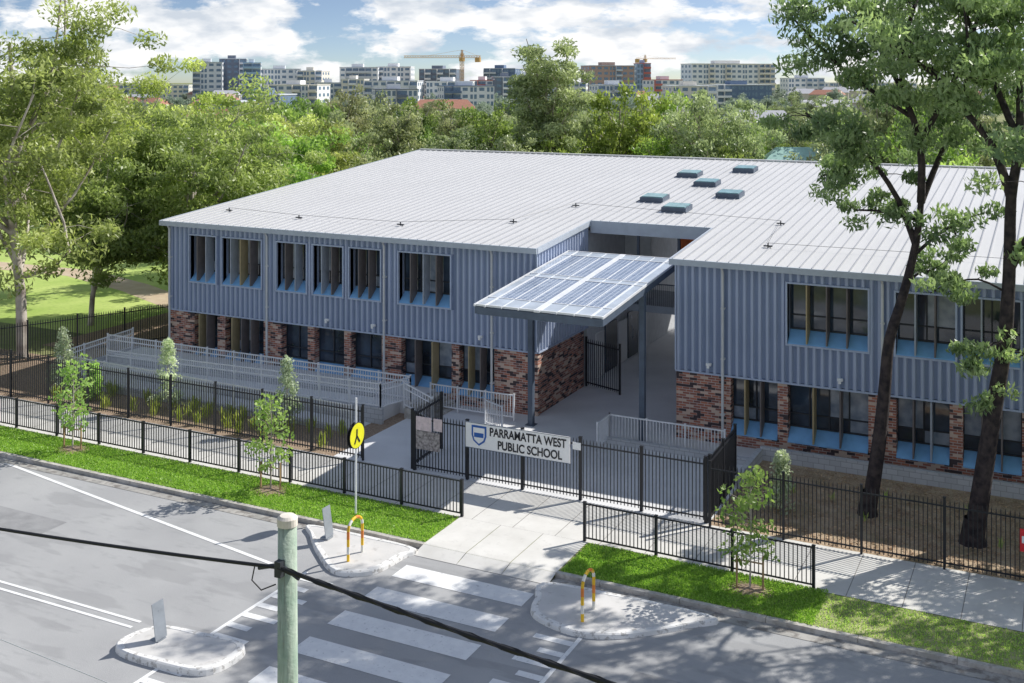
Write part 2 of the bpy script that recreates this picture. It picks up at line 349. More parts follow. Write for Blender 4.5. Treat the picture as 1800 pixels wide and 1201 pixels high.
# islands
def island(name,outline,z0,z1):
    I=empty(name); cx=sum(p[0] for p in outline)/len(outline); cy=sum(p[1] for p in outline)/len(outline)
    n=len(outline); P=[]
    for i in range(n):
        p0,p1,p2,p3=[np.array(outline[(i+k-1)%n],float) for k in range(4)]
        for k in range(5):
            t=k/5; P.append(.5*((2*p1)+(-p0+p2)*t+(2*p0-5*p1+4*p2-p3)*t*t+(-p0+3*p1-3*p2+p3)*t**3))
    m=MB(); N=len(P)
    def inset(p,d):
        v=np.array([p[0]-cx,p[1]-cy]); L=np.linalg.norm(v); v=v*(1-d/L); return v[0]+cx,v[1]+cy
    for z,dd in ((z0,0),(z1-.03,.02),(z1,.06),(z1,.22),(z1-.012,.225)):
        for p in P: m.v.append((*inset(p,dd),z))
    for r in range(4):
        for i in range(N): m.f.append((r*N+i,r*N+(i+1)%N,(r+1)*N+(i+1)%N,(r+1)*N+i))
    m.obj('kerb_edge',M['islkerb'],I)
    m=MB(); m.v=[(*inset(p,.22),z1-.01) for p in P]; m.f=[tuple(range(N))]; m.obj('island_slab',M['island'],I)
island('kerb_island',[(-21.9,29.6),(-18.2,29.6),(-18.05,28.9),(-18.3,27.6),(-19.3,27.1),(-20.6,28.0),(-21.6,29.0)],-.12,.02)
island('kerb_island',[(-13.2,29.3),(-8.6,29.4),(-9.0,28.6),(-10.4,27.3),(-11.6,26.9),(-12.9,27.3),(-13.3,28.2)],-.12,.02)
island('median_island',[(-21.9,21.4),(-21.5,22.3),(-20,22.55),(-18.8,22.5),(-18.6,21.7),(-19,21.0),(-20.5,20.8),(-21.6,20.9)],-.12,.05)

# ---------------------------------------------------------------- school building
SB=empty('school_building')
FY=43.34; ZB=2.81; ZE=7.22
def zr(y): return 7.28+.085*(y-43.0)
roof=MB(); ribs=MB()
def roofq(x0,x1,y0,y1): roof.quad((x0,y0,zr(y0)),(x1,y0,zr(y0)),(x1,y1,zr(y1)),(x0,y1,zr(y1)))
XL,XR=-41.4,24.0; NX0,NX1,NY=-20.2,-14.2,49.0; RY=68.6
roofq(XL,NX0,43.0,NY); roofq(NX1,XR,43.0,NY); roofq(XL,XR,NY,RY)
def zrear(y): return zr(RY)+(7.3-zr(RY))*(y-RY)/(94-RY)
roof.quad((XL,RY,zr(RY)),(XR,RY,zr(RY)),(XR,69.4,zrear(69.4)),(XL,69.4,zrear(69.4)))
for a,b in ((XL,-20.5),(-13.9,XR)): roof.quad((a,69.4,zrear(69.4)),(b,69.4,zrear(69.4)),(b,94,7.3),(a,94,7.3))  # unseen gap over the breezeway, added to let daylight in
roof.obj('roof_sheeting',M['roof'],SB)
x=XL+.12
while x<XR:
    y0=43.0 if (x<NX0-.05 or x>NX1+.05) else NY
    w=.032; h=.045
    a=zr(y0);b=zr(RY)
    ribs.hexa([(x-w,y0,a+.003),(x+w,y0,a+.003),(x+w,RY,b+.003),(x-w,RY,b+.003),(x-w*.5,y0,a+h),(x+w*.5,y0,a+h),(x+w*.5,RY,b+h),(x-w*.5,RY,b+h)])
    x+=.46
ribs.obj('roof_ribs',M['rib'],SB)
r=MB(); r.box(XL,XR,RY-.15,RY+.15,zr(RY)+.02,zr(RY)+.09); r.obj('ridge_capping',M['roof'],SB)
f=MB()
f.box(XL-.02,NX0+.06,42.9,43.02,7.06,7.3); f.box(NX1-.06,XR,42.9,43.02,7.06,7.3)
for xx in (XL-.1,NX0,NX1-.08,XR):
    y1=RY if xx<-30 or xx>10 else NY
    f.hexa([(xx,43.02,7.06),(xx+.08,43.02,7.06),(xx+.08,y1,zr(y1)-.22),(xx,y1,zr(y1)-.22),(xx,43.02,7.3),(xx+.08,43.02,7.3),(xx+.08,y1,zr(y1)+.02),(xx,y1,zr(y1)+.02)])
f.box(NX0+.08,NX1-.08,NY-.1,NY+.02,zr(NY)-.55,zr(NY)+.03)
f.obj('fascia',M['gut'],SB)
s=MB()
for (a,b,c,d) in ((XL,NX0,43.02,NY),(NX1,XR,43.02,NY),(XL,XR,NY+.02,69.3),(XL,-20.5,69.32,93.8),(-13.9,XR,69.32,93.8)):
    zz=(lambda y: min(zr(y),zr(2*RY-y)))
    s.quad((a,c,zz(c)-.2),(a,d,zz(d)-.2),(b,d,zz(d)-.2),(b,c,zz(c)-.2))
s.obj('soffit_lining',M['soffit'],SB)

clad=MB(); cr=MB(); brick=MB(); hood=MB(); sill=MB(); gl=MB(); gl2=MB(); fr=MB(); fin=[MB(),MB(),MB()]
RW0,RW1,RD=.085,.045,.075
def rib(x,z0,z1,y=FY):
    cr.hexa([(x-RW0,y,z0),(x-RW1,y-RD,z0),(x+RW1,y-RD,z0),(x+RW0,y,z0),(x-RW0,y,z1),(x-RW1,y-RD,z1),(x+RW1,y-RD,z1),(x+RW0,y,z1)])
def window(x0,x1,z0,z1,nf,upper=True,cols=(0,1),depth=.5):
    y=FY; D=y+depth
    if upper:
        t=.07; p=y-.12
        hood.box(x0-t,x0,p,D,z0-t,z1+t); hood.box(x1,x1+t,p,D,z0-t,z1+t); hood.box(x0,x1,p,D,z1,z1+t); hood.box(x0,x1,p,y+.02,z0-t,z0)
    sl=.5
    sill.hexa([(x0+.01,y-.07,z0-.02),(x1-.01,y-.07,z0-.02),(x1-.01,D,z0-.02),(x0+.01,D,z0-.02),(x0+.01,y-.07,z0+.03),(x1-.01,y-.07,z0+.03),(x1-.01,D,z0+sl),(x0+.01,D,z0+sl)])
    n=max(2,round((x1-x0)/.85)); zg=z0+sl
    for i in range(n):
        a=x0+(x1-x0)*i/n; b=x0+(x1-x0)*(i+1)/n; zm=zg+(z1-zg)*.3
        (gl2 if random.random()<.22 else gl).quad((a,D-.03,zm),(b,D-.03,zm),(b,D-.03,z1),(a,D-.03,z1))
        (gl2 if random.random()<.15 else gl).quad((a,D-.03,zg-.1),(b,D-.03,zg-.1),(b,D-.03,zm),(a,D-.03,zm))
        fr.box(a-.025,a+.025,D-.09,D-.032,zg-.02,z1)
    fr.box(x1-.04,x1,D-.085,D-.031,zg-.02,z1); fr.box(x0+.03,x1-.04,D-.08,D-.033,zg+(z1-zg)*.3-.025,zg+(z1-zg)*.3+.025)
    fr.box(x0+.03,x1-.04,D-.08,D-.033,z1-.06,z1-.002); fr.box(x0+.03,x1-.04,D-.082,D-.034,zg-.02,zg+.04)
    for i in range(nf):
        fx=x0+(x1-x0)*(i+1)/(nf+1); fin[cols[i%len(cols)]].box(fx-.025,fx+.025,y-.18,D-.1,z0+.06,z1-.003)
def wing(x0,x1,up,lo):
    up=sorted(up); lo=sorted(lo); zb,zt=4.3,6.62
    clad.box(x0,x1,FY,FY+.24,ZB,zb); clad.box(x0,x1,FY,FY+.24,zt,ZE)
    c=x0
    for w in up: 
        if w[0]>c: clad.box(c,w[0],FY,FY+.24,zb,zt)
        c=w[1]; window(w[0],w[1],zb,zt,w[2],True,w[3])
    if c<x1: clad.box(c,x1,FY,FY+.24,zb,zt)
    x=x0+.12
    while x<x1-.05:
        ins=[w for w in up if w[0]-.12<x<w[1]+.12]
        if ins: rib(x,ZB-.02,zb-.075); rib(x,zt+.075,ZE)
        else: rib(x,ZB-.02,ZE)
        x+=.3
    hood.box(x0,x1,FY-.085,FY+.02,ZB-.09,ZB-.022)
    zs=.5
    brick.box(x0,x1,FY+.04,FY+.3,-.1,zs-.03)
    c=x0
    for w in lo:
        if w[0]>c: brick.box(c,w[0],FY+.045,FY+.45,zs-.028,ZB-.1)
        c=w[1]; window(w[0],w[1],zs,ZB-.1,w[2],False,w[3])
    if c<x1: brick.box(c,x1,FY+.045,FY+.45,zs-.028,ZB-.1)
wing(-41.1,-20.3,
 [(-39.7,-38.0,2,(2,1)),(-37.6,-35.15,3,(1,0,2)),(-34.2,-32.45,2,(2,1)),(-32.05,-30.35,2,(1,2)),(-29.96,-28.25,2,(2,2)),(-27.25,-24.55,3,(2,1,2))],
 [(-39.5,-38.0,2,(0,2)),(-37.5,-35.1,3,(0,2,2)),(-34.0,-32.45,0,(0,)),(-32.05,-30.35,0,(2,)),(-29.96,-28.25,0,(2,)),(-27.2,-24.55,2,(2,0)),(-24.15,-22.4,2,(0,2))])
ru=[(-9.6,-6.6,3,(0,2,2)),(-5.6,-3.55,2,(1,2)),(-3.3,-1.4,2,(1,2)),(-.2,2.8,3,(0,2,2)),(3.9,6.1,2,(1,2)),(7,10,3,(0,1,2)),(12,15,3,(0,1,2)),(17,20,3,(0,1,2))]
rl=[(-11.85,-10.0,2,(0,2)),(-9.6,-6.6,2,(0,2)),(-5.6,-3.75,2,(2,1)),(-3.3,-1.35,2,(2,2)),(-.2,2.8,2,(0,2)),(3.9,6.1,2,(1,2)),(7,10,3,(0,1,2)),(12,15,3,(0,1,2)),(17,20,3,(0,1,2))]
wing(-14.1,23.8,ru,rl)
wx=-20.3
def side(xa,xb,face,y0,y1):
    clad.hexa([(xa,y0,ZB),(xb,y0,ZB),(xb,y1,ZB),(xa,y1,ZB),(xa,y0,zr(y0)-.22),(xb,y0,zr(y0)-.22),(xb,y1,zr(y1)-.22),(xa,y1,zr(y1)-.22)])
    y=y0+.1
    sgn=1 if face>0 else -1; fx=xb if face>0 else xa
    while y<y1:
        w0,w1,d=RW0,RW1,RD*sgn; z0=ZB-.02; z1=zr(y)-.23
        cr.hexa([(fx,y-w0,z0),(fx+d,y-w1,z0),(fx+d,y+w1,z0),(fx,y+w0,z0),(fx,y-w0,z1),(fx+d,y-w1,z1),(fx+d,y+w1,z1),(fx,y+w0,z1)]); y+=.3
side(wx-.24,wx-.002,1,FY+.002,NY); side(-14.1+.002,-14.1+.24,-1,FY+.002,NY)
side(-41.1+.002,-40.9,-1,FY+.25,67)
brick.box(wx-.3,wx-.04,FY+.46,48.6,-.1,ZB-.02); brick.box(-14.06,-13.8,FY+.46,52,-.1,ZB-.02)
brick.box(-41.06,-40.8,FY+.46,93,-.1,ZB-.02)
hood.box(wx-.1,wx+.085,FY,48.9,ZB-.09,ZB-.022)
hood.box(wx-.03,wx+.035,FY-.08,FY,ZB-.02,ZE-.02); hood.box(-14.13,-14.06,FY-.08,FY-.002,ZB-.02,ZE-.02); hood.box(-41.14,-41.06,FY-.08,FY-.002,ZB-.02,ZE-.02)
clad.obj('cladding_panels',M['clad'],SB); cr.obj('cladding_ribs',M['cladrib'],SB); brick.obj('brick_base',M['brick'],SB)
hood.obj('window_hoods',M['frame'],SB); sill.obj('window_sills',M['sill'],SB); gl.obj('window_glass',M['glass'],SB); gl2.obj('window_blinds',M['glass2'],SB)
fr.obj('window_frames',M['dark'],SB)
for i,k in enumerate(('tan','cream','brown')): fin[i].obj('sun_fins_'+k,M[k],SB)
p=MB()
for xx in (-40.98,-34.75,-28.0,-22.43,-12.13,-6.07,3.3,11):
    p.tube([(xx,FY-.16,.1),(xx,FY-.16,6.85),(xx,FY-.3,7.08)],.055,8)
    for z in (1.2,3.4,5.4): p.box(xx-.08,xx+.08,FY-.18,FY,z,z+.06)
p.obj('downpipes',M['pipe'],SB)
p=MB()
for xx,z in ((-23.0,3.15),(-12.7,3.1),(-7.6,3.1),(-31.2,3.1),(-28.6,3.1)): p.box(xx-.1,xx+.1,FY-.2,FY-.07,z,z+.1); p.box(xx-.05,xx+.05,FY-.26,FY-.2,z-.08,z+.06)
p.obj('wall_lights',M['white'],SB)
skm=mat('skylight_teal',(.2,.38,.4),.12,var=.2)
for (xx,yy) in ((-19.4,62.2),(-17.6,59.6),(-16.75,64.5),(-18.9,54.6),(-15.5,56.6),(-17.0,52.4)):
    a=MB(); z=zr(yy); w,dp=.62,.55
    a.hexa([(xx-w,yy-dp,zr(yy-dp)),(xx+w,yy-dp,zr(yy-dp)),(xx+w,yy+dp,zr(yy+dp)),(xx-w,yy+dp,zr(yy+dp)),(xx-w,yy-dp,z+.2),(xx+w,yy-dp,z+.2),(xx+w,yy+dp,z+.3),(xx-w,yy+dp,z+.3)])
    a.obj('skylight_kerb',M['steel'],SB)
    a=MB(); w-=.08; dp-=.08
    a.hexa([(xx-w,yy-dp,z+.2),(xx+w,yy-dp,z+.2),(xx+w,yy+dp,z+.27),(xx-w,yy+dp,z+.27),(xx-w,yy-dp,z+.25),(xx+w,yy-dp,z+.25),(xx+w,yy+dp,z+.34),(xx-w,yy+dp,z+.34)])
    a.obj('skylight_glass',skm,SB)
a=MB(); prev=None
for xx,yy in ((-39.5,46),(-34.5,45.4),(-28.5,45.4),(-23.5,47.5),(-22.2,52),(-11.5,50.5),(-11,46),(-5,46),(3,46)):
    z=zr(yy); a.box(xx-.18,xx+.18,yy-.05,yy+.05,z+.05,z+.1); a.tube([(xx,yy,z),(xx,yy,z+.2)],.03,6)
    if prev: a.tube([prev,(xx,yy,z+.2)],.008,4)
    prev=(xx,yy,z+.2)
a.obj('roof_safety_line',M['dark'],SB)
# breezeway interior, lit through an unseen roof gap added behind the ridge
a=MB()
a.box(-20.6,-20.34,49.02,93,0,7.3); a.box(-14.06,-13.8,52.02,93,0,7.3)
a.box(-20.3,-18.9,54.0,54.2,3.35,7.7); a.box(-15.6,-14.1,54.0,54.2,3.35,7.7)
a.obj('breezeway_walls',M['wall'],SB)
a=MB(); a.box(-17.4,-15.7,54.05,54.15,4.9,7.0); a.obj('orange_wall',M['orange'],SB)
a=MB(); a.box(-20.33,-14.07,52.5,56.5,2.95,3.3); a.obj('bridge_slab',M['gut'],SB)
a=MB(); a.box(-20.33,-20.25,50.0,51.0,.05,2.2); a.box(-20.33,-20.25,53,54.2,.05,2.2); a.box(-20.33,-20.25,56,57.2,.05,2.2); a.obj('doors',M['white'],SB)
a=MB(); a.box(-20.32,-20.26,51.2,52.8,.05,2.4); a.box(-20.32,-20.26,54.4,55.8,.05,2.4); a.obj('door_glazing',M['glass'],SB)
a=MB()
for i in range(60): xx=-20.2+i*.102; a.box(xx,xx+.02,52.5,52.53,3.3,4.35)
a.box(-20.3,-14.1,52.48,52.55,4.35,4.4)
for xx in (-18.2,-16.2): a.box(xx,xx+.12,50.0,50.12,6.0,7.6)
a.obj('bridge_balustrade',M['steel'],SB)
a=MB(); a.box(-40,-20.65,93,93.3,0,7.2); a.box(-13.8,23.5,93,93.3,0,7.2); a.box(23.5,23.7,43.8,93,0,7.1); a.obj('rear_walls',M['wall'],SB)

# ---------------------------------------------------------------- entrance canopy
CP=empty('entrance_canopy')
cx0,cx1,cy0,cy1=-20.15,-14.9,37.4,46.4
def zc(y): return 5.86+.09*(y-37.4)
a=MB()
for x0 in (cx0,cx1-.12): a.hexa([(x0,cy0,zc(cy0)-.28),(x0+.12,cy0,zc(cy0)-.28),(x0+.12,cy1,zc(cy1)-.28),(x0,cy1,zc(cy1)-.28),(x0,cy0,zc(cy0)),(x0+.12,cy0,zc(cy0)),(x0+.12,cy1,zc(cy1)),(x0,cy1,zc(cy1))])
a.box(cx0+.12,cx1-.12,cy0,cy0+.12,zc(cy0)-.3,zc(cy0)-.02); a.box(cx0+.12,cx1-.12,cy1-.12,cy1,zc(cy1)-.3,zc(cy1)-.02)
for yy in (39.9,41.95,44.4): a.box(cx0+.12,cx1-.12,yy-.06,yy+.06,zc(yy)-.26,zc(yy)-.03)
xm=(cx0+cx1)/2
a.beam((xm,cy0+.12,zc(cy0+.12)-.14),(xm,cy1-.12,zc(cy1-.12)-.14),.1,.2)
a.obj('steel_frame',M['steel'],CP)
a=MB()
for cx,cy in ((-20.05,42.2),(-15.05,42.0)):
    a.box(cx-.11,cx+.11,cy-.11,cy+.11,0.02,zc(cy)-.28); a.box(cx-.2,cx+.2,cy-.2,cy+.2,.017,.04)
a.obj('columns',M['steel'],CP)
a=MB(); b=MB(); c=MB(); yy0=[cy0+.06,cy0+1.1,cy0+4.4,cy0+4.9,cy0+8.2,cy1-.04]
xs=[cx0+.05,cx0+.45,xm-.09,xm+.09,cx1-.45,cx1-.05]
for i in range(5):
    for j,(x0,x1) in enumerate(((xs[0],xs[1]),(xs[1],xs[2]),(xs[3],xs[4]),(xs[4],xs[5]))):
        ya,yb=yy0[i]+.03,yy0[i+1]-.03; h=.03
        (a if i in (1,3) and j in (1,2) else c).hexa([(x0+.03,ya,zc(ya)+h),(x1-.03,ya,zc(ya)+h),(x1-.03,yb,zc(yb)+h),(x0+.03,yb,zc(yb)+h),(x0+.03,ya,zc(ya)+h+.03),(x1-.03,ya,zc(ya)+h+.03),(x1-.03,yb,zc(yb)+h+.03),(x0+.03,yb,zc(yb)+h+.03)])
a.obj('pv_panels',M['pv'],CP); c.obj('glass_panels',M['clearglass'],CP)
def bar(x0,w,top=.085):
    b.hexa([(x0,cy0-.05,zc(cy0)+.004),(x0+w,cy0-.05,zc(cy0)+.004),(x0+w,cy1,zc(cy1)+.004),(x0,cy1,zc(cy1)+.004),(x0,cy0-.05,zc(cy0)+top),(x0+w,cy0-.05,zc(cy0)+top),(x0+w,cy1,zc(cy1)+top),(x0,cy1,zc(cy1)+top)])
for x0 in (cx0-.03,xs[1]-.03,xs[4]-.03,cx1-.03): bar(x0,.06)
bar(xm-.12,.24)
for k in (1,2): 
    bar(xs[1]+(xs[2]-xs[1])*k/3,.03,.075); bar(xs[3]+(xs[4]-xs[3])*k/3,.03,.075)
for y in yy0: b.box(cx0+.031,cx1-.031,y-.035,y+.035,zc(y)+.006,zc(y)+.08)
b.obj('panel_frames',M['galv'],CP)

# ---------------------------------------------------------------- fences
def fence(name,p0,p1,h,spear=True,pitch=.125,post=2.4,m='black',z0=0.0,z1=None,rail=.04,bw=.026,parent=None,postw=.07,gap=.1,mid=False):
    p0=np.array(p0,float);p1=np.array(p1,float); Ln=np.linalg.norm(p1-p0); t=(p1-p0)/Ln; z1=z0 if z1 is None else z1
    a=MB(); n=int(Ln/pitch)
    zz=lambda s: z0+(z1-z0)*s/Ln
    for i in range(n+1):
        s=i*pitch+.02; 
        if s>Ln: break
        q=p0+t*s; z=zz(s); w=bw/2
        if spear:
            a.box(q[0]-w,q[0]+w,q[1]-w,q[1]+w,z+gap,z+h-.1)
            k=len(a.v); a.v+=[(q[0]-w,q[1]-w,z+h-.1),(q[0]+w,q[1]-w,z+h-.1),(q[0]+w,q[1]+w,z+h-.1),(q[0]-w,q[1]+w,z+h-.1),(q[0],q[1],z+h)]
            a.f+=[(k,k+1,k+4),(k+1,k+2,k+4),(k+2,k+3,k+4),(k+3,k,k+4)]
        else: a.box(q[0]-w,q[0]+w,q[1]-w,q[1]+w,z+gap,z+h-.03)
    top=h-.22 if spear else h-.02
    for hh in (.2 if spear else .12,top)+((h-.25,) if mid else ()):
        a.beam((*p0,z0+hh),(*p1,z1+hh),rail,rail)
    np_=max(1,round(Ln/post))
    for i in range(np_+1):
        s=Ln*i/np_; q=p0+t*s; w=postw/2; z=zz(s)
        a.box(q[0]-w,q[0]+w,q[1]-w,q[1]+w,z-.05,z+h+.03)
        a.box(q[0]-w-.01,q[0]+w+.01,q[1]-w-.01,q[1]+w+.01,z+h+.03,z+h+.05)
    return a.obj(name,M[m],parent)
FYY=35.4
fence('palisade_fence',(-72,FYY),(-23.9,FYY),2.1)
fence('palisade_fence',(-21.6,FYY),(-10.5,FYY),2.15,postw=.1)
fence('palisade_fence',(-10.3,35.2),(30,35.2),2.1)
fence('palisade_gate',(-21.75,FYY+.08),(-21.9,FYY+2.5),2.2,post=2.4,rail=.06,postw=.09)
fence('palisade_gate',(-10.4,FYY+.1),(-10.5,FYY+3.6),2.2,post=1.8,rail=.06,postw=.09)
fence('palisade_fence',(-49.8,35.6),(-44.6,47),2.1)
fence('palisade_fence',(-44.6,47),(-41.3,49),2.1)
fence('pedestrian_fence',(-72,32.33),(-17.9,32.33),1.2,False,postw=.085)
fence('pedestrian_fence',(-13.5,32.33),(-6.4,32.2),1.2,False,postw=.085)
fence('breezeway_gate',(-20.25,48.7),(-18.3,48.0),2.3,post=2,rail=.05,postw=.08)
fence('breezeway_gate',(-14.3,44.2),(-14.3,47),2.2,post=2,rail=.05,postw=.08)

SG=empty('school_sign')
a=MB(); a.box(-19.4,-15.3,FYY-.09,FYY-.06,1.22,2.15); a.obj('panel',M['white'],SG)
a=MB()
for z in (1.22,2.13): a.box(-19.41,-15.29,FYY-.1,FYY-.091,z,z+.02)
a.obj('panel_edge',M['steel'],SG)
def text(s,x0,width,z,size,parent,m):
    c=bpy.data.curves.new('text','FONT'); c.body=s; c.size=size; c.extrude=.004; c.offset=.009; c.align_x='CENTER'
    o=bpy.data.objects.new('lettering',c); scene.collection.objects.link(o); o.rotation_euler=(math.pi/2,0,0)
    bpy.context.view_layer.update(); w=o.dimensions.x
    o.scale=(width/w,1,1); o.location=(x0,FYY-.1,z); c.materials.append(m); o.parent=parent
text('PARRAMATTA WEST',-16.93,2.98,1.76,.42,SG,M['ink'])
text('PUBLIC SCHOOL',-16.85,2.5,1.33,.42,SG,M['ink'])
def shield(cx,cz,w,h,y,m,name):
    pts=[(-.5,.5),(.5,.5),(.5,0),(.38,-.28),(0,-.5),(-.38,-.28),(-.5,0)]
    a=MB(); P=[(cx+p*w,y,cz+q*h) for p,q in pts]; Q=[(p[0],y+.006,p[2]) for p in P]; n=len(P)
    a.v=P+Q; a.f=[tuple(range(n))]+[(i,(i+1)%n,n+(i+1)%n,n+i) for i in range(n)]; a.obj(name,m,SG)
shield(-18.85,1.7,.6,.72,FYY-.1,M['blue'],'emblem'); shield(-18.85,1.7,.46,.57,FYY-.107,M['white'],'emblem_inner')
a=MB(); a.box(-19.04,-18.66,FYY-.113,FYY-.108,1.64,1.8); a.obj('emblem_band',M['blue'],SG)
NB=empty('notice_board')
a=MB(); a.box(-21.5,-20.85,FYY-.08,FYY-.05,1.55,2.05); a.box(-20.75,-20.4,FYY-.08,FYY-.05,1.6,2.05); a.obj('notice',M['pink'],NB)
a=MB(); a.box(-21.5,-20.5,FYY-.08,FYY-.05,.85,1.53); a.obj('poster',M['poster'],NB)
a=MB(); a.box(-15.2,-14.9,FYY-.08,FYY-.05,1.75,2.0); a.obj('small_notice',M['white'],NB)
RN=empty('fence_notice')
a=MB(); a.box(-1.15,-.8,35.13,35.16,.95,1.6); a.obj('plate',M['red'],RN)
a=MB(); a.box(-1.1,-.85,35.12,35.129,1.2,1.4); a.obj('panel',M['white'],RN)

# ---------------------------------------------------------------- ramp and railings
RP=empty('access_ramp')
a=MB(); a.box(-43,-25.3,41.2,43.33,-.05,.6); a.obj('landing',M['paving'],RP)
a=MB()
def deck(x0,x1,y0,y1,z0,z1): a.hexa([(x0,y0,-.05),(x1,y0,-.05),(x1,y1,-.05),(x0,y1,-.05),(x0,y0,z0),(x1,y0,z1),(x1,y1,z1),(x0,y1,z0)])
deck(-41.5,-27.2,39.65,41.0,.32,.58); deck(-43,-41.52,38.05,41.0,.31,.31); deck(-41.5,-26.2,38.1,39.4,.3,.03); deck(-27.18,-25.9,39.65,41.18,.585,.585)
a.obj('ramp_deck',M['paving'],RP)
a=MB()
def wall(x0,x1,y0,y1,z0,z1): a.hexa([(x0,y0,-.05),(x1,y0,-.05),(x1,y1,-.05),(x0,y1,-.05),(x0,y0,z0),(x1,y0,z1),(x1,y1,z1),(x0,y1,z0)])
wall(-43.2,-26,37.9,38.05,.4,.14); wall(-41.5,-25.7,39.45,39.6,.42,.7); wall(-43,-27.2,41.03,41.18,.66,.68); wall(-43.2,-43.02,38.06,43.3,.45,.7)
a.obj('retaining_wall',M['block'],RP)
a=MB()
for i in range(4): a.box(-25.3+i*.32,-24.98+i*.32,40.6,43.3,-.02,.46-i*.125)
a.obj('steps',M['kerb'],RP)
def railing(p0,p1,z0=0,z1=None): return fence('handrail',p0,p1,1.05,False,.13,1.6,'galv',z0,z1,.05,.024,RP,.055,.1,True)
railing((-43.1,41.1),(-25.3,41.1),.65); railing((-41.5,39.52),(-25.8,39.52),.38,.66); railing((-43.1,37.97),(-26.2,37.97),.36,.1)
railing((-43.1,38.0),(-43.1,42.8),.4,.6); railing((-25.8,39.52),(-25.3,41.1),.62)
railing((-25.3,40.6),(-23.9,40.6),.5,.02)
RP2=empty('entry_railing')
for p0,p1 in (((-25.0,42.3),(-20.9,42.3)),((-16.3,41.6),(-11.6,41.6)),((-16.3,41.6),(-16.3,40.3)),((-21.7,41.2),(-20.6,40.6))):
    fence('rail_panel',p0,p1,1.05,False,.13,1.5,'galv',.08,None,.05,.024,RP2,.055)
a=MB(); a.box(-16.4,-10.5,41.3,41.5,-.05,.28); a.box(-10.4,30,42.2,42.4,-.05,.5); a.box(-10.5,-10.3,38.9,42.2,-.05,.45); a.obj('block_retaining_wall',M['block'])

# ---------------------------------------------------------------- street furniture
def hoop(x,y0,y1):
    H=empty('bollard_hoop'); z0=.0; h=1.2; r=.045
    P=[]
    for k in range(9): P.append((x,y0,z0+(h-.3)*k/8))
    c=(y0+y1)/2; R=(y1-y0)/2
    for k in range(1,12): an=math.pi*(1-k/12); P.append((x,c+R*math.cos(an),z0+h-.3+.3*math.sin(an)))
    for k in range(9): P.append((x,y1,z0+(h-.3)*(8-k)/8))
    for k in range(0,len(P)-1,2):
        a=MB(); a.tube(P[k:k+3],r,10,False); a.obj('band',M[['hoopy','hoopw','hoopy','hoopr'][(k//2)%4]],H,True)
hoop(-19.3,27.8,28.55); hoop(-11.55,27.5,28.3)
def edge_sign(x,y):
    S=empty('traffic_island_sign'); a=MB(); a.tube([(x,y,0),(x,y,.8)],.04,8); a.obj('post',M['plate'],S)
    a=MB(); a.hexa([(x+.12,y-.2,.08),(x+.14,y-.2,.08),(x+.14,y+.2,.08),(x+.12,y+.2,.08),(x-.02,y-.2,1.0),(x+.0,y-.2,1.0),(x+.0,y+.2,1.0),(x-.02,y+.2,1.0)]); a.obj('plate',M['plate'],S)
    a=MB(); a.box(x-.12,x+.16,y-.15,y+.15,.02,.07); a.obj('foot',M['plate'],S)
edge_sign(-21.0,21.7); edge_sign(-20.9,28.9)
CS=empty('pedestrian_crossing_sign'); sx,sy=-21.15,30.9
a=MB(); a.tube([(sx,sy,0),(sx+.02,sy,3.9)],.035,8); a.obj('post',M['galv'],CS)
def disc(r,x,th,m,n,cy=sy,cz=2.65):
    a=MB(); N=28
    for xx in (x,x-th):
        for k in range(N): a.v.append((xx,cy+r*math.cos(2*math.pi*k/N),cz+r*math.sin(2*math.pi*k/N)))
    a.f=[tuple(range(N)),tuple(range(N,2*N))[::-1]]+[(k,(k+1)%N,N+(k+1)%N,N+k) for k in range(N)]
    return a.obj(n,m,CS)
for sgn in (1,-1):
    bx=sx+.05*sgn
    disc(.43,bx,.01*-sgn,M['ink'],'rim'); disc(.41,bx+.013*sgn,.004,M['yellow'],'face')
    a=MB()
    for (y0,z0,y1,z1) in ((-.02,.22,-.03,-.0),(-.03,0,.14,-.24),(-.03,0,-.16,-.24)):
        a.beam((bx+.022*sgn,sy+y0,2.65+z0),(bx+.022*sgn,sy+y1,2.65+z1),.012,.06)
    a.obj('legs_symbol',M['ink'],CS)
PP=empty('power_pole'); px,py=-11.25,14.5
a=MB(); a.tube([(px,py,-.14),(px+.01,py,3.5),(px+.0,py,7.3)],[.19,.17,.152],20); a.obj('pole',M['pole'],PP,True)
a=MB(); a.tube([(px,py,7.3),(px,py,7.42),(px,py,7.46)],[.165,.165,.12],20); a.obj('pole_cap',M['cap'],PP)
a=MB(); a.box(px-.06,px+.06,py-.26,py-.14,6.55,6.8); a.tube([(px-.4,py-.22,6.62),(px-.12,py-.2,6.7),(px+.12,py-.2,6.7),(px+.4,py-.22,6.6)],.035,8); a.obj('cable_clamp',M['dark'],PP)
def cat(x0,x1,y,z,s,n=40):
    return [(x0+(x1-x0)*i/n,y,z-4*s*(i/n)*(1-i/n)) for i in range(n+1)]
a=MB()
a.tube(cat(px,px-40,py-.22,6.7,1.0),.03,8); a.tube(cat(px,px+40,py-.22,6.7,1.0),.036,8)
for k in (0,1): 
    P=cat(px,px+40,py-.22,6.7,1.0,160); a.tube([(p[0],p[1]+.035*math.cos(i*1.2+k*math.pi),p[2]+.035*math.sin(i*1.2+k*math.pi)) for i,p in enumerate(P[:60])],.016,5)
a.tube([(px-.5,py-.2,6.62),(px-.6,py-.15,6.35),(px-.45,py-.1,6.2),(px-.16,py-.1,6.35)],.012,5)
a.obj('overhead_cable',M['cable'],PP)
a=MB(); a.tube([(-40,13.3,5.6),(-22,13.6,4.9),(-11,14.2,3.8),(0,14.5,3.2)],.008,5); a.obj('thin_wire',M['pipe'],PP)
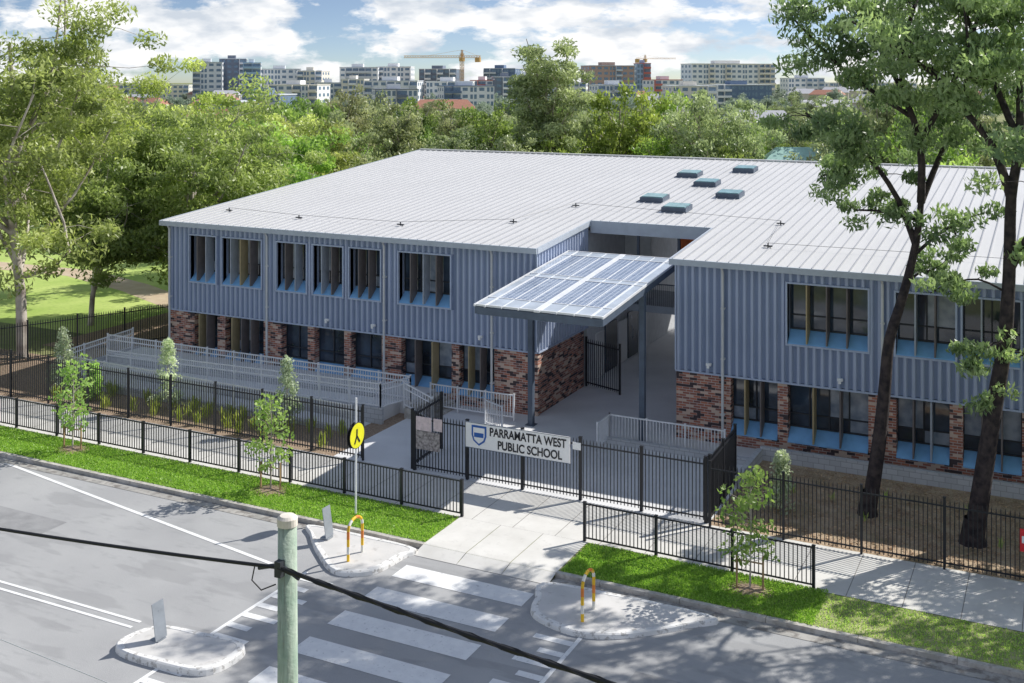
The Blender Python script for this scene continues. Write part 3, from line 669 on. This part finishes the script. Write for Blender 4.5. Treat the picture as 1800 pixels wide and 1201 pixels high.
for dx in (-40,40):
    a=MB(); a.tube([(px+dx,py,-.14),(px+dx,py,7.4)],[.19,.155],14); a.obj('power_pole',M['pole'])

# ---------------------------------------------------------------- vegetation
def custom_tree(name,d0,u_l,trunk,limbs,seed,L,W,leaf,bark,r0):
    T=Tree(seed); bx,by=survey(d0,u_l); B=np.array([bx,by,0])
    W3=lambda q: B+R2*q[0]+F2*(q[2] if len(q)>2 else 0)+np.array([0,0,q[1]])
    P=[W3(t) for t in trunk]
    T.limb(P,r0,.1,0,1,0,0,0)
    T.w.tube([P[0],P[0]+np.array([0,0,.35]),P[0]+np.array([.02,0,.9])],[r0*1.5,r0*1.15,r0*.9],12,False)
    for lb in limbs:
        T.limb([W3(q) for q in lb['p']],lb.get('r',.12),lb.get('r1',.03),lb.get('n',8),lb.get('t',.4),lb.get('s',.6)*1.12,lb.get('c',.6)*.88,int(lb.get('l',150)*.9))
    me=T.mesh(name,L,W,bark,leaf,.8); return place(me,name,0,0)
custom_tree('eucalyptus_tree',37.1,11.85,[(0,-.1,0),(.38,2.4,0),(.61,4.26,.1),(.76,5.8,.1),(1.18,7.3,0),(1.6,9.0,0),(1.78,10.4,0)],[
 dict(p=[(1.6,9.0,0),(1.1,10.5,.3),(.1,11.9,.2),(-1.0,12.6,-.2),(-2.2,13.4,-.5)],r=.12,n=19,t=.3,s=.6,c=.55,l=170),
 dict(p=[(.1,11.9,.2),(-.6,11.5,.6),(-1.3,11.2,.9)],r=.06,n=8,t=.3,s=.5,c=.5,l=150),
 dict(p=[(1.78,10.4,0),(1.6,12.4,-.4),(1.0,14.2,-.3),(.2,16.0,.2),(-.8,17.6,.3)],r=.14,n=24,t=.3,s=.75,c=.6,l=180),
 dict(p=[(1.3,13.3,-.3),(-.4,14.6,.4),(-1.6,15.8,.6),(-2.6,16.8,.4)],r=.08,n=18,t=.25,s=.6,c=.6,l=180),
 dict(p=[(1.78,10.4,0),(2.6,11.9,.5),(3.4,13.2,1.0),(3.9,15,1.4)],r=.12,n=16,t=.3,s=.75,c=.6,l=170),
 dict(p=[(1.5,8.6,0),(2.2,9.4,-.4),(3.0,10.0,-.8)],r=.07,n=9,t=.3,s=.6,c=.5,l=140),
 dict(p=[(1.7,9.8,0),(.9,10.0,.8),(.0,10.0,1.3)],r=.06,n=8,t=.35,s=.5,c=.5,l=140),
 dict(p=[(1.6,12.4,-.4),(2.4,14.5,-1.2),(3.0,16.5,-1.6),(3.0,18.5,-1.6)],r=.1,n=14,t=.3,s=.85,c=.65,l=170),
 dict(p=[(1.2,7.5,0),(2.0,8.0,.6),(2.9,7.7,1.0)],r=.05,n=6,t=.4,s=.5,c=.45,l=120),
 dict(p=[(1.0,14.2,-.3),(1.6,16.4,.6),(2.4,17.8,1.6),(2.6,18.8,2.4)],r=.1,n=20,t=.4,s=.9,c=.8,l=300)],  # dense high limb, largely above the view, added to shade the road
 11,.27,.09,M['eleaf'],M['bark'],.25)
custom_tree('eucalyptus_tree',34.8,14.4,[(0,-.1,0),(.3,1.9,0),(.66,4.2,0),(1.0,6.3,0),(1.14,8.45,0),(1.2,10.8,0),(1.46,12.5,0),(1.6,14.5,.3)],[
 dict(p=[(1.2,10.8,0),(.7,12.4,.2),(-.2,13.6,.3),(-1.2,14.7,.2),(-2.6,15.6,.0),(-4.0,16.4,-.2)],r=.15,n=26,t=.3,s=.7,c=.6,l=170),
 dict(p=[(-.2,13.6,.3),(-.3,15.2,-.4),(-.6,16.8,-.8)],r=.08,n=11,t=.3,s=.6,c=.6,l=160),
 dict(p=[(1.46,12.5,0),(.9,14.5,.6),(.2,16.6,1.0),(-.2,18.4,1)],r=.13,n=18,t=.3,s=.85,c=.7,l=220),
 dict(p=[(1.6,14.5,.3),(2.6,16.2,0),(3.8,17.6,-.5)],r=.12,n=16,t=.2,s=1.0,c=.75,l=220),
 dict(p=[(1.14,8.45,0),(1.9,10.2,-.3),(2.9,11.6,-.5),(4.2,12.6,-.6)],r=.12,n=12,t=.4,s=.8,c=.6,l=150),
 dict(p=[(1.05,5.9,0),(.5,6.4,-.5),(-.1,6.2,-.9),(-.6,5.8,-1.1)],r=.035,r1=.012,n=9,t=.3,s=.35,c=.38,l=80),
 dict(p=[(1.12,7.8,0),(.3,8.2,.3),(-.6,8.0,.5),(-1.1,7.7,.6)],r=.04,r1=.012,n=9,t=.35,s=.4,c=.42,l=90),
 dict(p=[(1.0,6.0,0),(1.6,6.0,-.5),(2.2,5.4,-.7)],r=.03,r1=.012,n=6,t=.4,s=.35,c=.4,l=80),
 dict(p=[(.9,4.6,0),(.4,4.9,-.5),(.0,4.4,-.8)],r=.025,r1=.01,n=5,t=.4,s=.25,c=.33,l=60),
 dict(p=[(1.6,14.5,.3),(1.6,16.6,1.0),(1.6,18.2,1.8)],r=.1,n=18,t=.4,s=1.0,c=.85,l=300)],  # dense top limb added for its shadow on the crossing
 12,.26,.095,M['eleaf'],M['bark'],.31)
def gum(seed,x,y,h,cr,**k):
    me=auto(seed,h,cr,bark=k.pop('bark',M['bark2']),leaf=k.pop('leaf',M['lleaf']),name='gum',**k)
    return place(me,'gum_tree',x,y)
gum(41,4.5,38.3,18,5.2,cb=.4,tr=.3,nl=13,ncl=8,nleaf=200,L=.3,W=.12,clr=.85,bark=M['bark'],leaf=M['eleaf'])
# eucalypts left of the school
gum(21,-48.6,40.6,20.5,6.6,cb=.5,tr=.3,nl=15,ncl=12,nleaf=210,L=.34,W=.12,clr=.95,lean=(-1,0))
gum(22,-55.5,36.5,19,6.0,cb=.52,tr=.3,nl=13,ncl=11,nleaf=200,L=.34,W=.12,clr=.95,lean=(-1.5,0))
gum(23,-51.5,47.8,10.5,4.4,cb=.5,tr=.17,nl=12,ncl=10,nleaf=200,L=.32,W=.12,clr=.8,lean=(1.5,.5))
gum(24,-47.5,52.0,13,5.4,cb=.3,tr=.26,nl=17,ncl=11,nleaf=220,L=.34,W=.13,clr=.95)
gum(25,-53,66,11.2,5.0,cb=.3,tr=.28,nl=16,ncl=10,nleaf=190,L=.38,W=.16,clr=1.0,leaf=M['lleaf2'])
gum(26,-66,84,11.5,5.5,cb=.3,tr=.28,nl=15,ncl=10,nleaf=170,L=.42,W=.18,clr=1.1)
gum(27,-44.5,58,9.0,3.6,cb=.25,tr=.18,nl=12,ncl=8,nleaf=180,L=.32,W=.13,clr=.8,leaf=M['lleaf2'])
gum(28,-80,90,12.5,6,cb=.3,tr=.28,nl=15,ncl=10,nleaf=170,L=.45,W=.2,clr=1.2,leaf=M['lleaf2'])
gum(29,-60,56,15.5,5.2,cb=.58,tr=.22,nl=13,ncl=10,nleaf=190,L=.34,W=.13,clr=.9,lean=(1.5,0))
gum(30,-58,76,10.5,5.0,cb=.3,tr=.22,nl=13,ncl=10,nleaf=180,L=.4,W=.16,clr=1.0)
protos=[]
specs=[(12,5.0,.2,'dleaf'),(14,5.0,.3,'dleaf2'),(10,4.6,.15,'dleaf3'),(13,4.0,.35,'dleaf2'),(11,5.6,.2,'dleaf'),(12,4.8,.25,'dleaf2')]
for i,(h,c,cb,lf) in enumerate(specs):
    protos.append(auto(50+i,h,c,cb=cb,tr=.25,nl=14,ncl=7,nleaf=75,L=.5,W=.24,clr=1.0,bark=M['barkd'],leaf=M[lf],name='distant_tree_%d'%i,spread=c*.22,flat=.65))
hproto=[]
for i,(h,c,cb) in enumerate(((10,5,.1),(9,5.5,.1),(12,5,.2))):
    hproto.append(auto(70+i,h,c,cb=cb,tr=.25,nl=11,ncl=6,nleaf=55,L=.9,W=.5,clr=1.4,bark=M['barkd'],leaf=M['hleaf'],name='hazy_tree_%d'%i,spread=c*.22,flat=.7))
DT=empty('distant_trees'); rg=random.Random(5)
keep=[(1410,120,50),(425,132,45),(480,152,40)]
def dt(d,l,sc,lib=None):
    x,y=survey(d,l); u=900+1957*l/d
    for (hu,hd,wu) in keep:
        if abs(u-hu)<wu and d<hd: return
    lib=lib or protos
    place(lib[rg.randrange(len(lib))],'tree',x,y,0,rg.uniform(0,6.28),sc,DT,sc*rg.uniform(.85,1.1))
for k in range(135):
    d=rg.uniform(98,170); l=rg.uniform(-.5,.52)*d; x,y=survey(d,l)
    if (x>-46 and y<101 and x<30) : continue
    if x<-48 and y<105 and l/d<-.33 and d<116: continue
    dt(d,l,rg.uniform(.5,.88))
for k in range(160):
    d=rg.uniform(170,330); dt(d,rg.uniform(-.5,.52)*d,rg.uniform(.45,.78))
for k in range(220):
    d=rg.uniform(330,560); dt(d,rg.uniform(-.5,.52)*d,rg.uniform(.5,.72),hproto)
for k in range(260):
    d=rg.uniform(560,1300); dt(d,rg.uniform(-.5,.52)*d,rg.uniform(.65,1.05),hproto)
for (u,d,top) in ((600,130,150),(500,118,158),(700,125,172),(560,112,172),(860,125,176),(800,140,182),(1090,125,142),(1230,118,160),(1300,120,178),(1160,135,155),(405,120,172),(1560,105,130),(1650,100,160),(640,140,160),(1040,130,165),(740,150,168)):
    l=(u-900)/1957*d; h=CH+(140-top)*d/1957; x,y=survey(d,l); i=rg.randrange(6)
    place(protos[i],'tree',x,y,0,rg.uniform(0,6.28),h/specs[i][0]*rg.uniform(.7,.85),DT,h/specs[i][0])
x,y=survey(120,(965-900)/1957*120)
place(auto(77,19.8,4.3,cb=.42,tr=.32,nl=18,ncl=9,nleaf=120,L=.5,W=.2,clr=.95,bark=M['barkd'],leaf=M['dleaf2'],name='gum_tall'),'gum_tree',x,y)
def young(seed,x,y,h,cr,leaf=None):
    T=Tree(seed); r=T.rng; T.w.tube([(0,0,0),(.03,.02,h*.5),(0,.04,h)],[.03,.022,.01],6,False)
    for i in range(30):
        z=h*(.25+.73*i/30); rad=cr*(1-.5*abs(z/h-.55)/.45)*r.uniform(.3,1); an=r.uniform(0,6.28)
        c=(rad*math.cos(an),rad*math.sin(an),z+.1); T.w.tube([(0,0,z-.15),c],[.01,.005],4,False); T.clump(c,.26,22,.8)
    me=T.mesh('young',.17,.11,M['bark2'],leaf or M['gleaf'],.3); o=place(me,'young_street_tree',x,y)
    a=MB()
    for dx,dy in ((-.35,-.1),(.35,.1)): a.box(dx-.025,dx+.025,dy-.025,dy+.025,0,1.0)
    a.box(-.35,.35,-.01,.01,.8,.84)
    a.obj('stakes',M['stake'],o)
    a=MB(); N=16; a.v=[(.75*math.cos(6.283*k/N)*(1+.15*math.sin(3*k)),.6*math.sin(6.283*k/N),.012) for k in range(N)]+[(0,0,.1)]
    a.f=[(k,(k+1)%N,N) for k in range(N)]; a.obj('mulch_ring',M['mulch'],o)
young(31,-34.8,31.4,3.5,.8); young(32,-25.1,31.4,3.3,.75); young(33,-8.0,31.3,3.4,.85)
def cone(seed,x,y,h,r0,leaf):
    T=Tree(seed); r=T.rng; T.w.tube([(0,0,0),(0,0,h)],[.04,.01],6,False)
    for i in range(64):
        t=r.uniform(.1,1); rad=r0*(1-t)**.8*r.uniform(.4,1); an=r.uniform(0,6.28); T.clump((rad*math.cos(an),rad*math.sin(an),h*t),.2,24,.9)
    place(T.mesh('cone_shrub',.14,.08,M['bark2'],leaf,-.3),'conical_shrub',x,y)
cone(34,-35.3,37.1,3.0,.75,M['sleaf']); cone(35,-28.8,37.1,3.0,.7,M['sleaf']); cone(36,-41.8,37.2,2.8,.8,M['sleaf']); cone(37,-8.5,37.5,1.9,.5,M['sleaf'])
cone(39,-39.3,36.7,1.6,.45,M['gleaf'])
def blades(rng,C,n,h,w,spread,name,mt):
    k=len(C)*n; base=np.repeat(np.array(C,float),n,0)+np.c_[rng.normal(size=(k,2))*spread*.25,np.zeros(k)]
    d=rng.normal(size=(k,2)); d/=np.linalg.norm(d,axis=1)[:,None]; ln=rng.uniform(.1,.8,k)[:,None]*spread
    hh=(h*rng.uniform(.6,1.2,k))[:,None]
    tip=base+np.c_[d*ln,hh]; mid=base+np.c_[d*ln*.35,hh*.62]; s=np.c_[-d[:,1],d[:,0],np.zeros(k)]*w
    V=np.stack([base,mid+s,tip,mid-s],1).reshape(-1,3); Q=np.arange(k*4).reshape(-1,4)
    me=npmesh(name,V,Q,np.zeros(k),[mt],np.repeat(rng.uniform(0,1,k),4)); return place(me,name,0,0)
rng=np.random.default_rng(3)
C=[]
for row in (36.0,36.7,37.4):
    xx=-40.5
    while xx<-25.8:
        if rng.random()<.75: C.append((xx+rng.normal()*.2,row+rng.normal()*.15,0))
        xx+=rng.uniform(.7,1.3)
blades(rng,C,30,.65,.026,.36,'strappy_plants',M['strap'])
C=[(rng.uniform(-9.5,8),rng.uniform(36.2,41.8),0) for _ in range(16)]
blades(rng,C,14,.3,.012,.25,'small_tussocks',M['strap'])
n=52000; X=np.r_[rng.uniform(-46,-17.95,n),rng.uniform(-13.3,-6,n*2//5)]; Y=rng.uniform(30.03,32.2,len(X))
blades(rng,np.c_[X,Y,np.zeros(len(X))],1,.07,.018,.07,'verge_grass',M['grassb'])
n2=9000; blades(rng,np.c_[rng.uniform(-8,3,n2),rng.uniform(30.03,32.05,n2),np.zeros(n2)],1,.06,.016,.07,'verge_grass',M['strap'])
n=6000; P=np.c_[rng.uniform(-10.2,6,n),rng.uniform(35.3,42,n),np.full(n,.03)]
V=leaves(rng,P,.13,.05,0); V[:,2]=np.clip(V[:,2],.012,.05)
place(npmesh('leaf_litter',V,np.arange(n*4).reshape(-1,4),np.zeros(n),[mat('dry_leaf',(.5,.36,.23),.9,var=.4,nscale=9)],np.zeros(n*4)),'leaf_litter',0,0)

# ---------------------------------------------------------------- distant buildings
cols={'white':(.82,.83,.85),'grey':(.56,.6,.65),'dark':(.18,.21,.27),'cream':(.78,.74,.66),'brown':(.45,.32,.27),'navy':(.14,.2,.31),'red':(.58,.18,.15),'blue':(.36,.52,.7)}
cm={k:mat('apartment_'+k,c,.8,var=.05) for k,c in cols.items()}
wg=mat('apartment_glass',(.18,.26,.36),.2,var=.3)
def apartment(u0,u1,vt,d,c1,c2,yaw=.46,dep=16):
    s=d/1957; w=(u1-u0)*s; l=((u0+u1)/2-900)*s; h=CH+(140-vt)*s; x,y=survey(d,l)
    E=empty('apartment_building',(x,y,0)); E.rotation_euler=(0,0,yaw)
    body=MB(); acc=MB(); gls=MB(); hw=w/2
    body.box(-hw,hw,0,dep,0,h); n=int(h/3.05); rr=random.Random(int(u0*7+vt)); nb=max(2,int(w/3.4)); bw=w/nb
    typ=[rr.choice('wbbws') for _ in range(nb)]
    for i in range(n):
        z=h-3.05*(i+1)+.2
        for k in range(nb):
            a=-hw+k*bw
            if typ[k]=='w': gls.box(a+bw*.2,a+bw*.8,-.06,0.05,z+.9,z+2.3)
            elif typ[k]=='s': gls.box(a+bw*.12,a+bw*.42,-.06,.05,z+.5,z+2.4); gls.box(a+bw*.58,a+bw*.88,-.06,.05,z+.5,z+2.4)
            else:
                gls.box(a+.15,a+bw-.15,-.06,.05,z+.05,z+2.5); acc.box(a,a+bw,-1.5,-.07,z-.15,z+.02); acc.box(a+.02,a+bw-.02,-1.5,-1.4,z+.02,z+.95); 
                acc.box(a-.1,a+.1,-1.45,-.08,z+.03,z+2.85)
        for k in range(3):
            gls.box(hw-.05,hw+.06,2+k*5,4.4+k*5,z+.8,z+2.2); gls.box(-hw-.06,-hw+.05,2+k*5,4.4+k*5,z+.8,z+2.2)
    body.box(-hw*.4,hw*.2,3,9,h,h+2.2); acc.box(-hw-.2,hw+.2,-.3,dep+.2,h+.003,h+.35)
    body.obj('walls',cm[c1],E); acc.obj('balconies',cm[c2],E); gls.obj('windows',wg,E)
for t in ((340,390,110,620,'white','grey'),(386,432,104,640,'dark','white'),(428,458,111,610,'white','blue'),(459,528,122,630,'white','grey'),(522,566,125,620,'cream','white'),
 (597,664,119,640,'white','grey'),(662,722,118,650,'white','white'),(735,803,122,640,'dark','white'),(850,906,121,640,'navy','grey'),(640,734,143,520,'white','grey'),(748,826,144,530,'white','white'),
 (870,912,136,560,'dark','white'),(1035,1118,116,640,'brown','grey'),(1119,1144,112,650,'blue','red'),(1210,1370,113,660,'white','cream'),(1148,1202,141,600,'white','red'),(1255,1362,150,540,'navy','white'),
 (600,640,140,600,'cream','white'),(826,868,142,570,'white','red'),(425,492,168,330,'navy','grey'),(342,424,180,300,'brown','grey'),(920,1030,146,620,'white','grey'),(1385,1450,138,700,'white','grey'),(560,600,146,600,'white','grey'),
 (1450,1620,146,760,'white','cream'),(1660,1790,148,720,'cream','white'),(210,330,150,760,'cream','grey'),(660,735,158,430,'white','dark'),(470,560,150,500,'white','cream'),(1180,1260,152,470,'cream','white'),(780,870,152,480,'white','navy'),(1050,1120,150,500,'white','grey'),(905,960,133,680,'white','grey')):
    apartment(*t,yaw=.46+random.uniform(-.25,.3))
def truss(a,b,w,r,mb,n):
    a=np.array(a,float);b=np.array(b,float); t=b-a; L=np.linalg.norm(t); t/=L
    u=np.cross(t,[0.3,.5,.8] if abs(t[2])>.9 else [0,0,1.0]); u/=np.linalg.norm(u); v=np.cross(u,t)
    cs=[u*w/2+v*w/2,-u*w/2+v*w/2,-u*w/2-v*w/2,u*w/2-v*w/2]
    for c in cs: mb.tube([a+c,b+c],r,4)
    for i in range(n):
        p=a+t*L*i/n; q=a+t*L*(i+1)/n
        for k in range(4): mb.tube([p+cs[k],q+cs[(k+1)%4]],r*.7,4)
cro=mat('crane_paint',(.62,.4,.16),.6,var=.1)
def crane(u,vt,d,ja,jb,w,r):
    s=d/1957; l=(u-900)*s; x,y=survey(d,l); zt=CH+(140-vt)*s; m=MB()
    truss((x,y,0),(x,y,zt+2),w,r,m,16)
    A=np.array([x,y,zt])+R2*(ja-u)*s; B=np.array([x,y,zt])+R2*(jb-u)*s
    truss(A,B,w*.7,r*.8,m,30); top=np.array([x,y,zt+w*2.4]); m.tube([top,A*.7+np.array([x,y,zt])*.3],r*.4,4); m.tube([top,B],r*.4,4); truss((x,y,zt),top,w*.5,r*.8,m,4)
    m.box(x-1.2,x+1.2,y-1.2,y+1.2,zt-2.5,zt-.3); q=B*.85+np.array([x,y,zt])*.15; m.box(q[0]-1.5,q[0]+1.5,q[1]-.8,q[1]+.8,zt-3,zt-.3)
    m.obj('tower_crane',cro)
crane(812,100,620,710,845,1.6,.15); crane(1134,103,780,1188,1118,1.1,.08)
hr=[mat('house_roof_teal',(.35,.55,.5),.6,var=.1),mat('house_roof_tile',(.42,.2,.14),.8,var=.15),mat('house_roof_grey',(.5,.5,.53),.7,var=.1),mat('house_roof_red',(.6,.06,.07),.7,var=.1)]
hw_=mat('house_wall',(.62,.57,.5),.8,var=.1)
def house(d,u,w,dp,h,rm,yaw):
    x,y=survey(d,(u-900)/1957*d); E=empty('house',(x,y,0)); E.rotation_euler=(0,0,yaw)
    a=MB(); a.box(-w/2,w/2,-dp/2,dp/2,0,h); a.obj('walls',hw_,E)
    a=MB(); o=.5; zt=h+dp*.26; a.v=[(-w/2-o,-dp/2-o,h),(w/2+o,-dp/2-o,h),(w/2+o,dp/2+o,h),(-w/2-o,dp/2+o,h),(-w/2+dp*.2,0,zt),(w/2-dp*.2,0,zt)]
    a.f=[(0,1,5,4),(2,3,4,5),(1,2,5),(3,0,4),(0,3,2,1)]; a.obj('roof',rm,E)
    a=MB(); a.box(-w*.3,-w*.1,-dp/2-.05,-dp/2,1,2.2); a.box(w*.1,w*.3,-dp/2-.05,-dp/2,1,2.2); a.obj('windows',wg,E)
house(118,1410,9,9,5.0,hr[0],.3); house(130,425,9,6,2.8,hr[3],.2); house(150,470,12,8,3,hr[1],.5); house(260,380,14,10,5,hr[1],.4); house(180,640,14,9,4,hr[2],.2); house(300,1180,16,10,6,hr[2],.5)
house(330,780,18,10,6,hr[1],.5); house(250,1330,16,10,5,hr[2],.4)
for i in range(34):
    house(rg.uniform(380,900),rg.choice([rg.uniform(180,420),rg.uniform(1380,1800),rg.uniform(400,1400)]),rg.uniform(13,20),rg.uniform(9,12),rg.uniform(4,7.5),hr[rg.choice([1,2,2,1])],rg.uniform(0,.9))

# ---------------------------------------------------------------- light and sky
el=math.radians(41); az=math.atan2(.6,.79)
w=bpy.data.worlds.new('World'); scene.world=w; w.use_nodes=True; nt=w.node_tree; bg=nt.nodes['Background']
tc=nt.nodes.new('ShaderNodeTexCoord'); sp=nt.nodes.new('ShaderNodeSeparateXYZ'); nt.links.new(tc.outputs['Generated'],sp.inputs[0])
mz=nt.nodes.new('ShaderNodeMath'); mz.operation='MULTIPLY_ADD'; mz.inputs[1].default_value=3.0; mz.inputs[2].default_value=.05; nt.links.new(sp.outputs[2],mz.inputs[0])
cb=nt.nodes.new('ShaderNodeCombineXYZ'); nt.links.new(sp.outputs[0],cb.inputs[0]); nt.links.new(sp.outputs[1],cb.inputs[1]); nt.links.new(mz.outputs[0],cb.inputs[2])
nm=nt.nodes.new('ShaderNodeVectorMath'); nm.operation='NORMALIZE'; nt.links.new(cb.outputs[0],nm.inputs[0])
sky=nt.nodes.new('ShaderNodeTexSky'); sky.sky_type='NISHITA'; sky.sun_disc=False; sky.sun_elevation=el; sky.sun_rotation=az; sky.air_density=1.0; sky.dust_density=1.2; sky.ozone_density=1.1
nt.links.new(nm.outputs[0],sky.inputs[0])
mp=nt.nodes.new('ShaderNodeMapping'); mp.inputs['Scale'].default_value=(1,1,2.6); mp.inputs['Location'].default_value=(.35,.1,0); nt.links.new(tc.outputs['Generated'],mp.inputs[0])
no=nt.nodes.new('ShaderNodeTexNoise'); no.inputs['Scale'].default_value=11; no.inputs['Detail'].default_value=10; no.inputs['Roughness'].default_value=.58; nt.links.new(mp.outputs[0],no.inputs['Vector'])
cr_=nt.nodes.new('ShaderNodeValToRGB'); cr_.color_ramp.elements[0].position=.45; cr_.color_ramp.elements[1].position=.53; nt.links.new(no.outputs['Fac'],cr_.inputs[0])
fd=nt.nodes.new('ShaderNodeMapRange'); fd.inputs['From Min'].default_value=.18; fd.inputs['From Max'].default_value=.45; fd.inputs['To Min'].default_value=1; fd.inputs['To Max'].default_value=.25; nt.links.new(sp.outputs[2],fd.inputs['Value'])
fm=nt.nodes.new('ShaderNodeMath'); fm.operation='MULTIPLY'; nt.links.new(cr_.outputs[0],fm.inputs[0]); nt.links.new(fd.outputs[0],fm.inputs[1])
n2=nt.nodes.new('ShaderNodeTexNoise'); n2.inputs['Scale'].default_value=20; n2.inputs['Detail'].default_value=7; nt.links.new(mp.outputs[0],n2.inputs['Vector'])
cc=nt.nodes.new('ShaderNodeValToRGB'); cc.color_ramp.elements[0].position=.36; cc.color_ramp.elements[1].position=.56
cc.color_ramp.elements[0].color=(.6,.66,.74,1); cc.color_ramp.elements[1].color=(1.,1.,1.,1); nt.links.new(n2.outputs['Fac'],cc.inputs[0])
sc_=nt.nodes.new('ShaderNodeVectorMath'); sc_.operation='SCALE'; sc_.inputs['Scale'].default_value=7.9; nt.links.new(cc.outputs[0],sc_.inputs[0])
mx=nt.nodes.new('ShaderNodeMix'); mx.data_type='RGBA'; nt.links.new(fm.outputs[0],mx.inputs[0]); nt.links.new(sky.outputs[0],mx.inputs[6]); nt.links.new(sc_.outputs[0],mx.inputs[7])
nt.links.new(mx.outputs[2],bg.inputs[0]); bg.inputs[1].default_value=.135
L=bpy.data.lights.new('sun','SUN'); L.energy=5.0; L.angle=math.radians(.5); L.color=(1,.965,.9)
lo=bpy.data.objects.new('sun',L); scene.collection.objects.link(lo)
sd=Vector((math.sin(az)*math.cos(el),math.cos(az)*math.cos(el),math.sin(el))); lo.rotation_euler=sd.to_track_quat('Z','Y').to_euler()

cam=bpy.data.cameras.new('camera'); co=bpy.data.objects.new('camera',cam); scene.collection.objects.link(co)
co.location=(0,0,CH); co.rotation_euler=(math.pi/2,0,math.radians(26.4)); cam.sensor_width=36; cam.lens=39.14; cam.shift_y=-460.5/1800; cam.clip_end=6000; cam.clip_start=.1
scene.camera=co
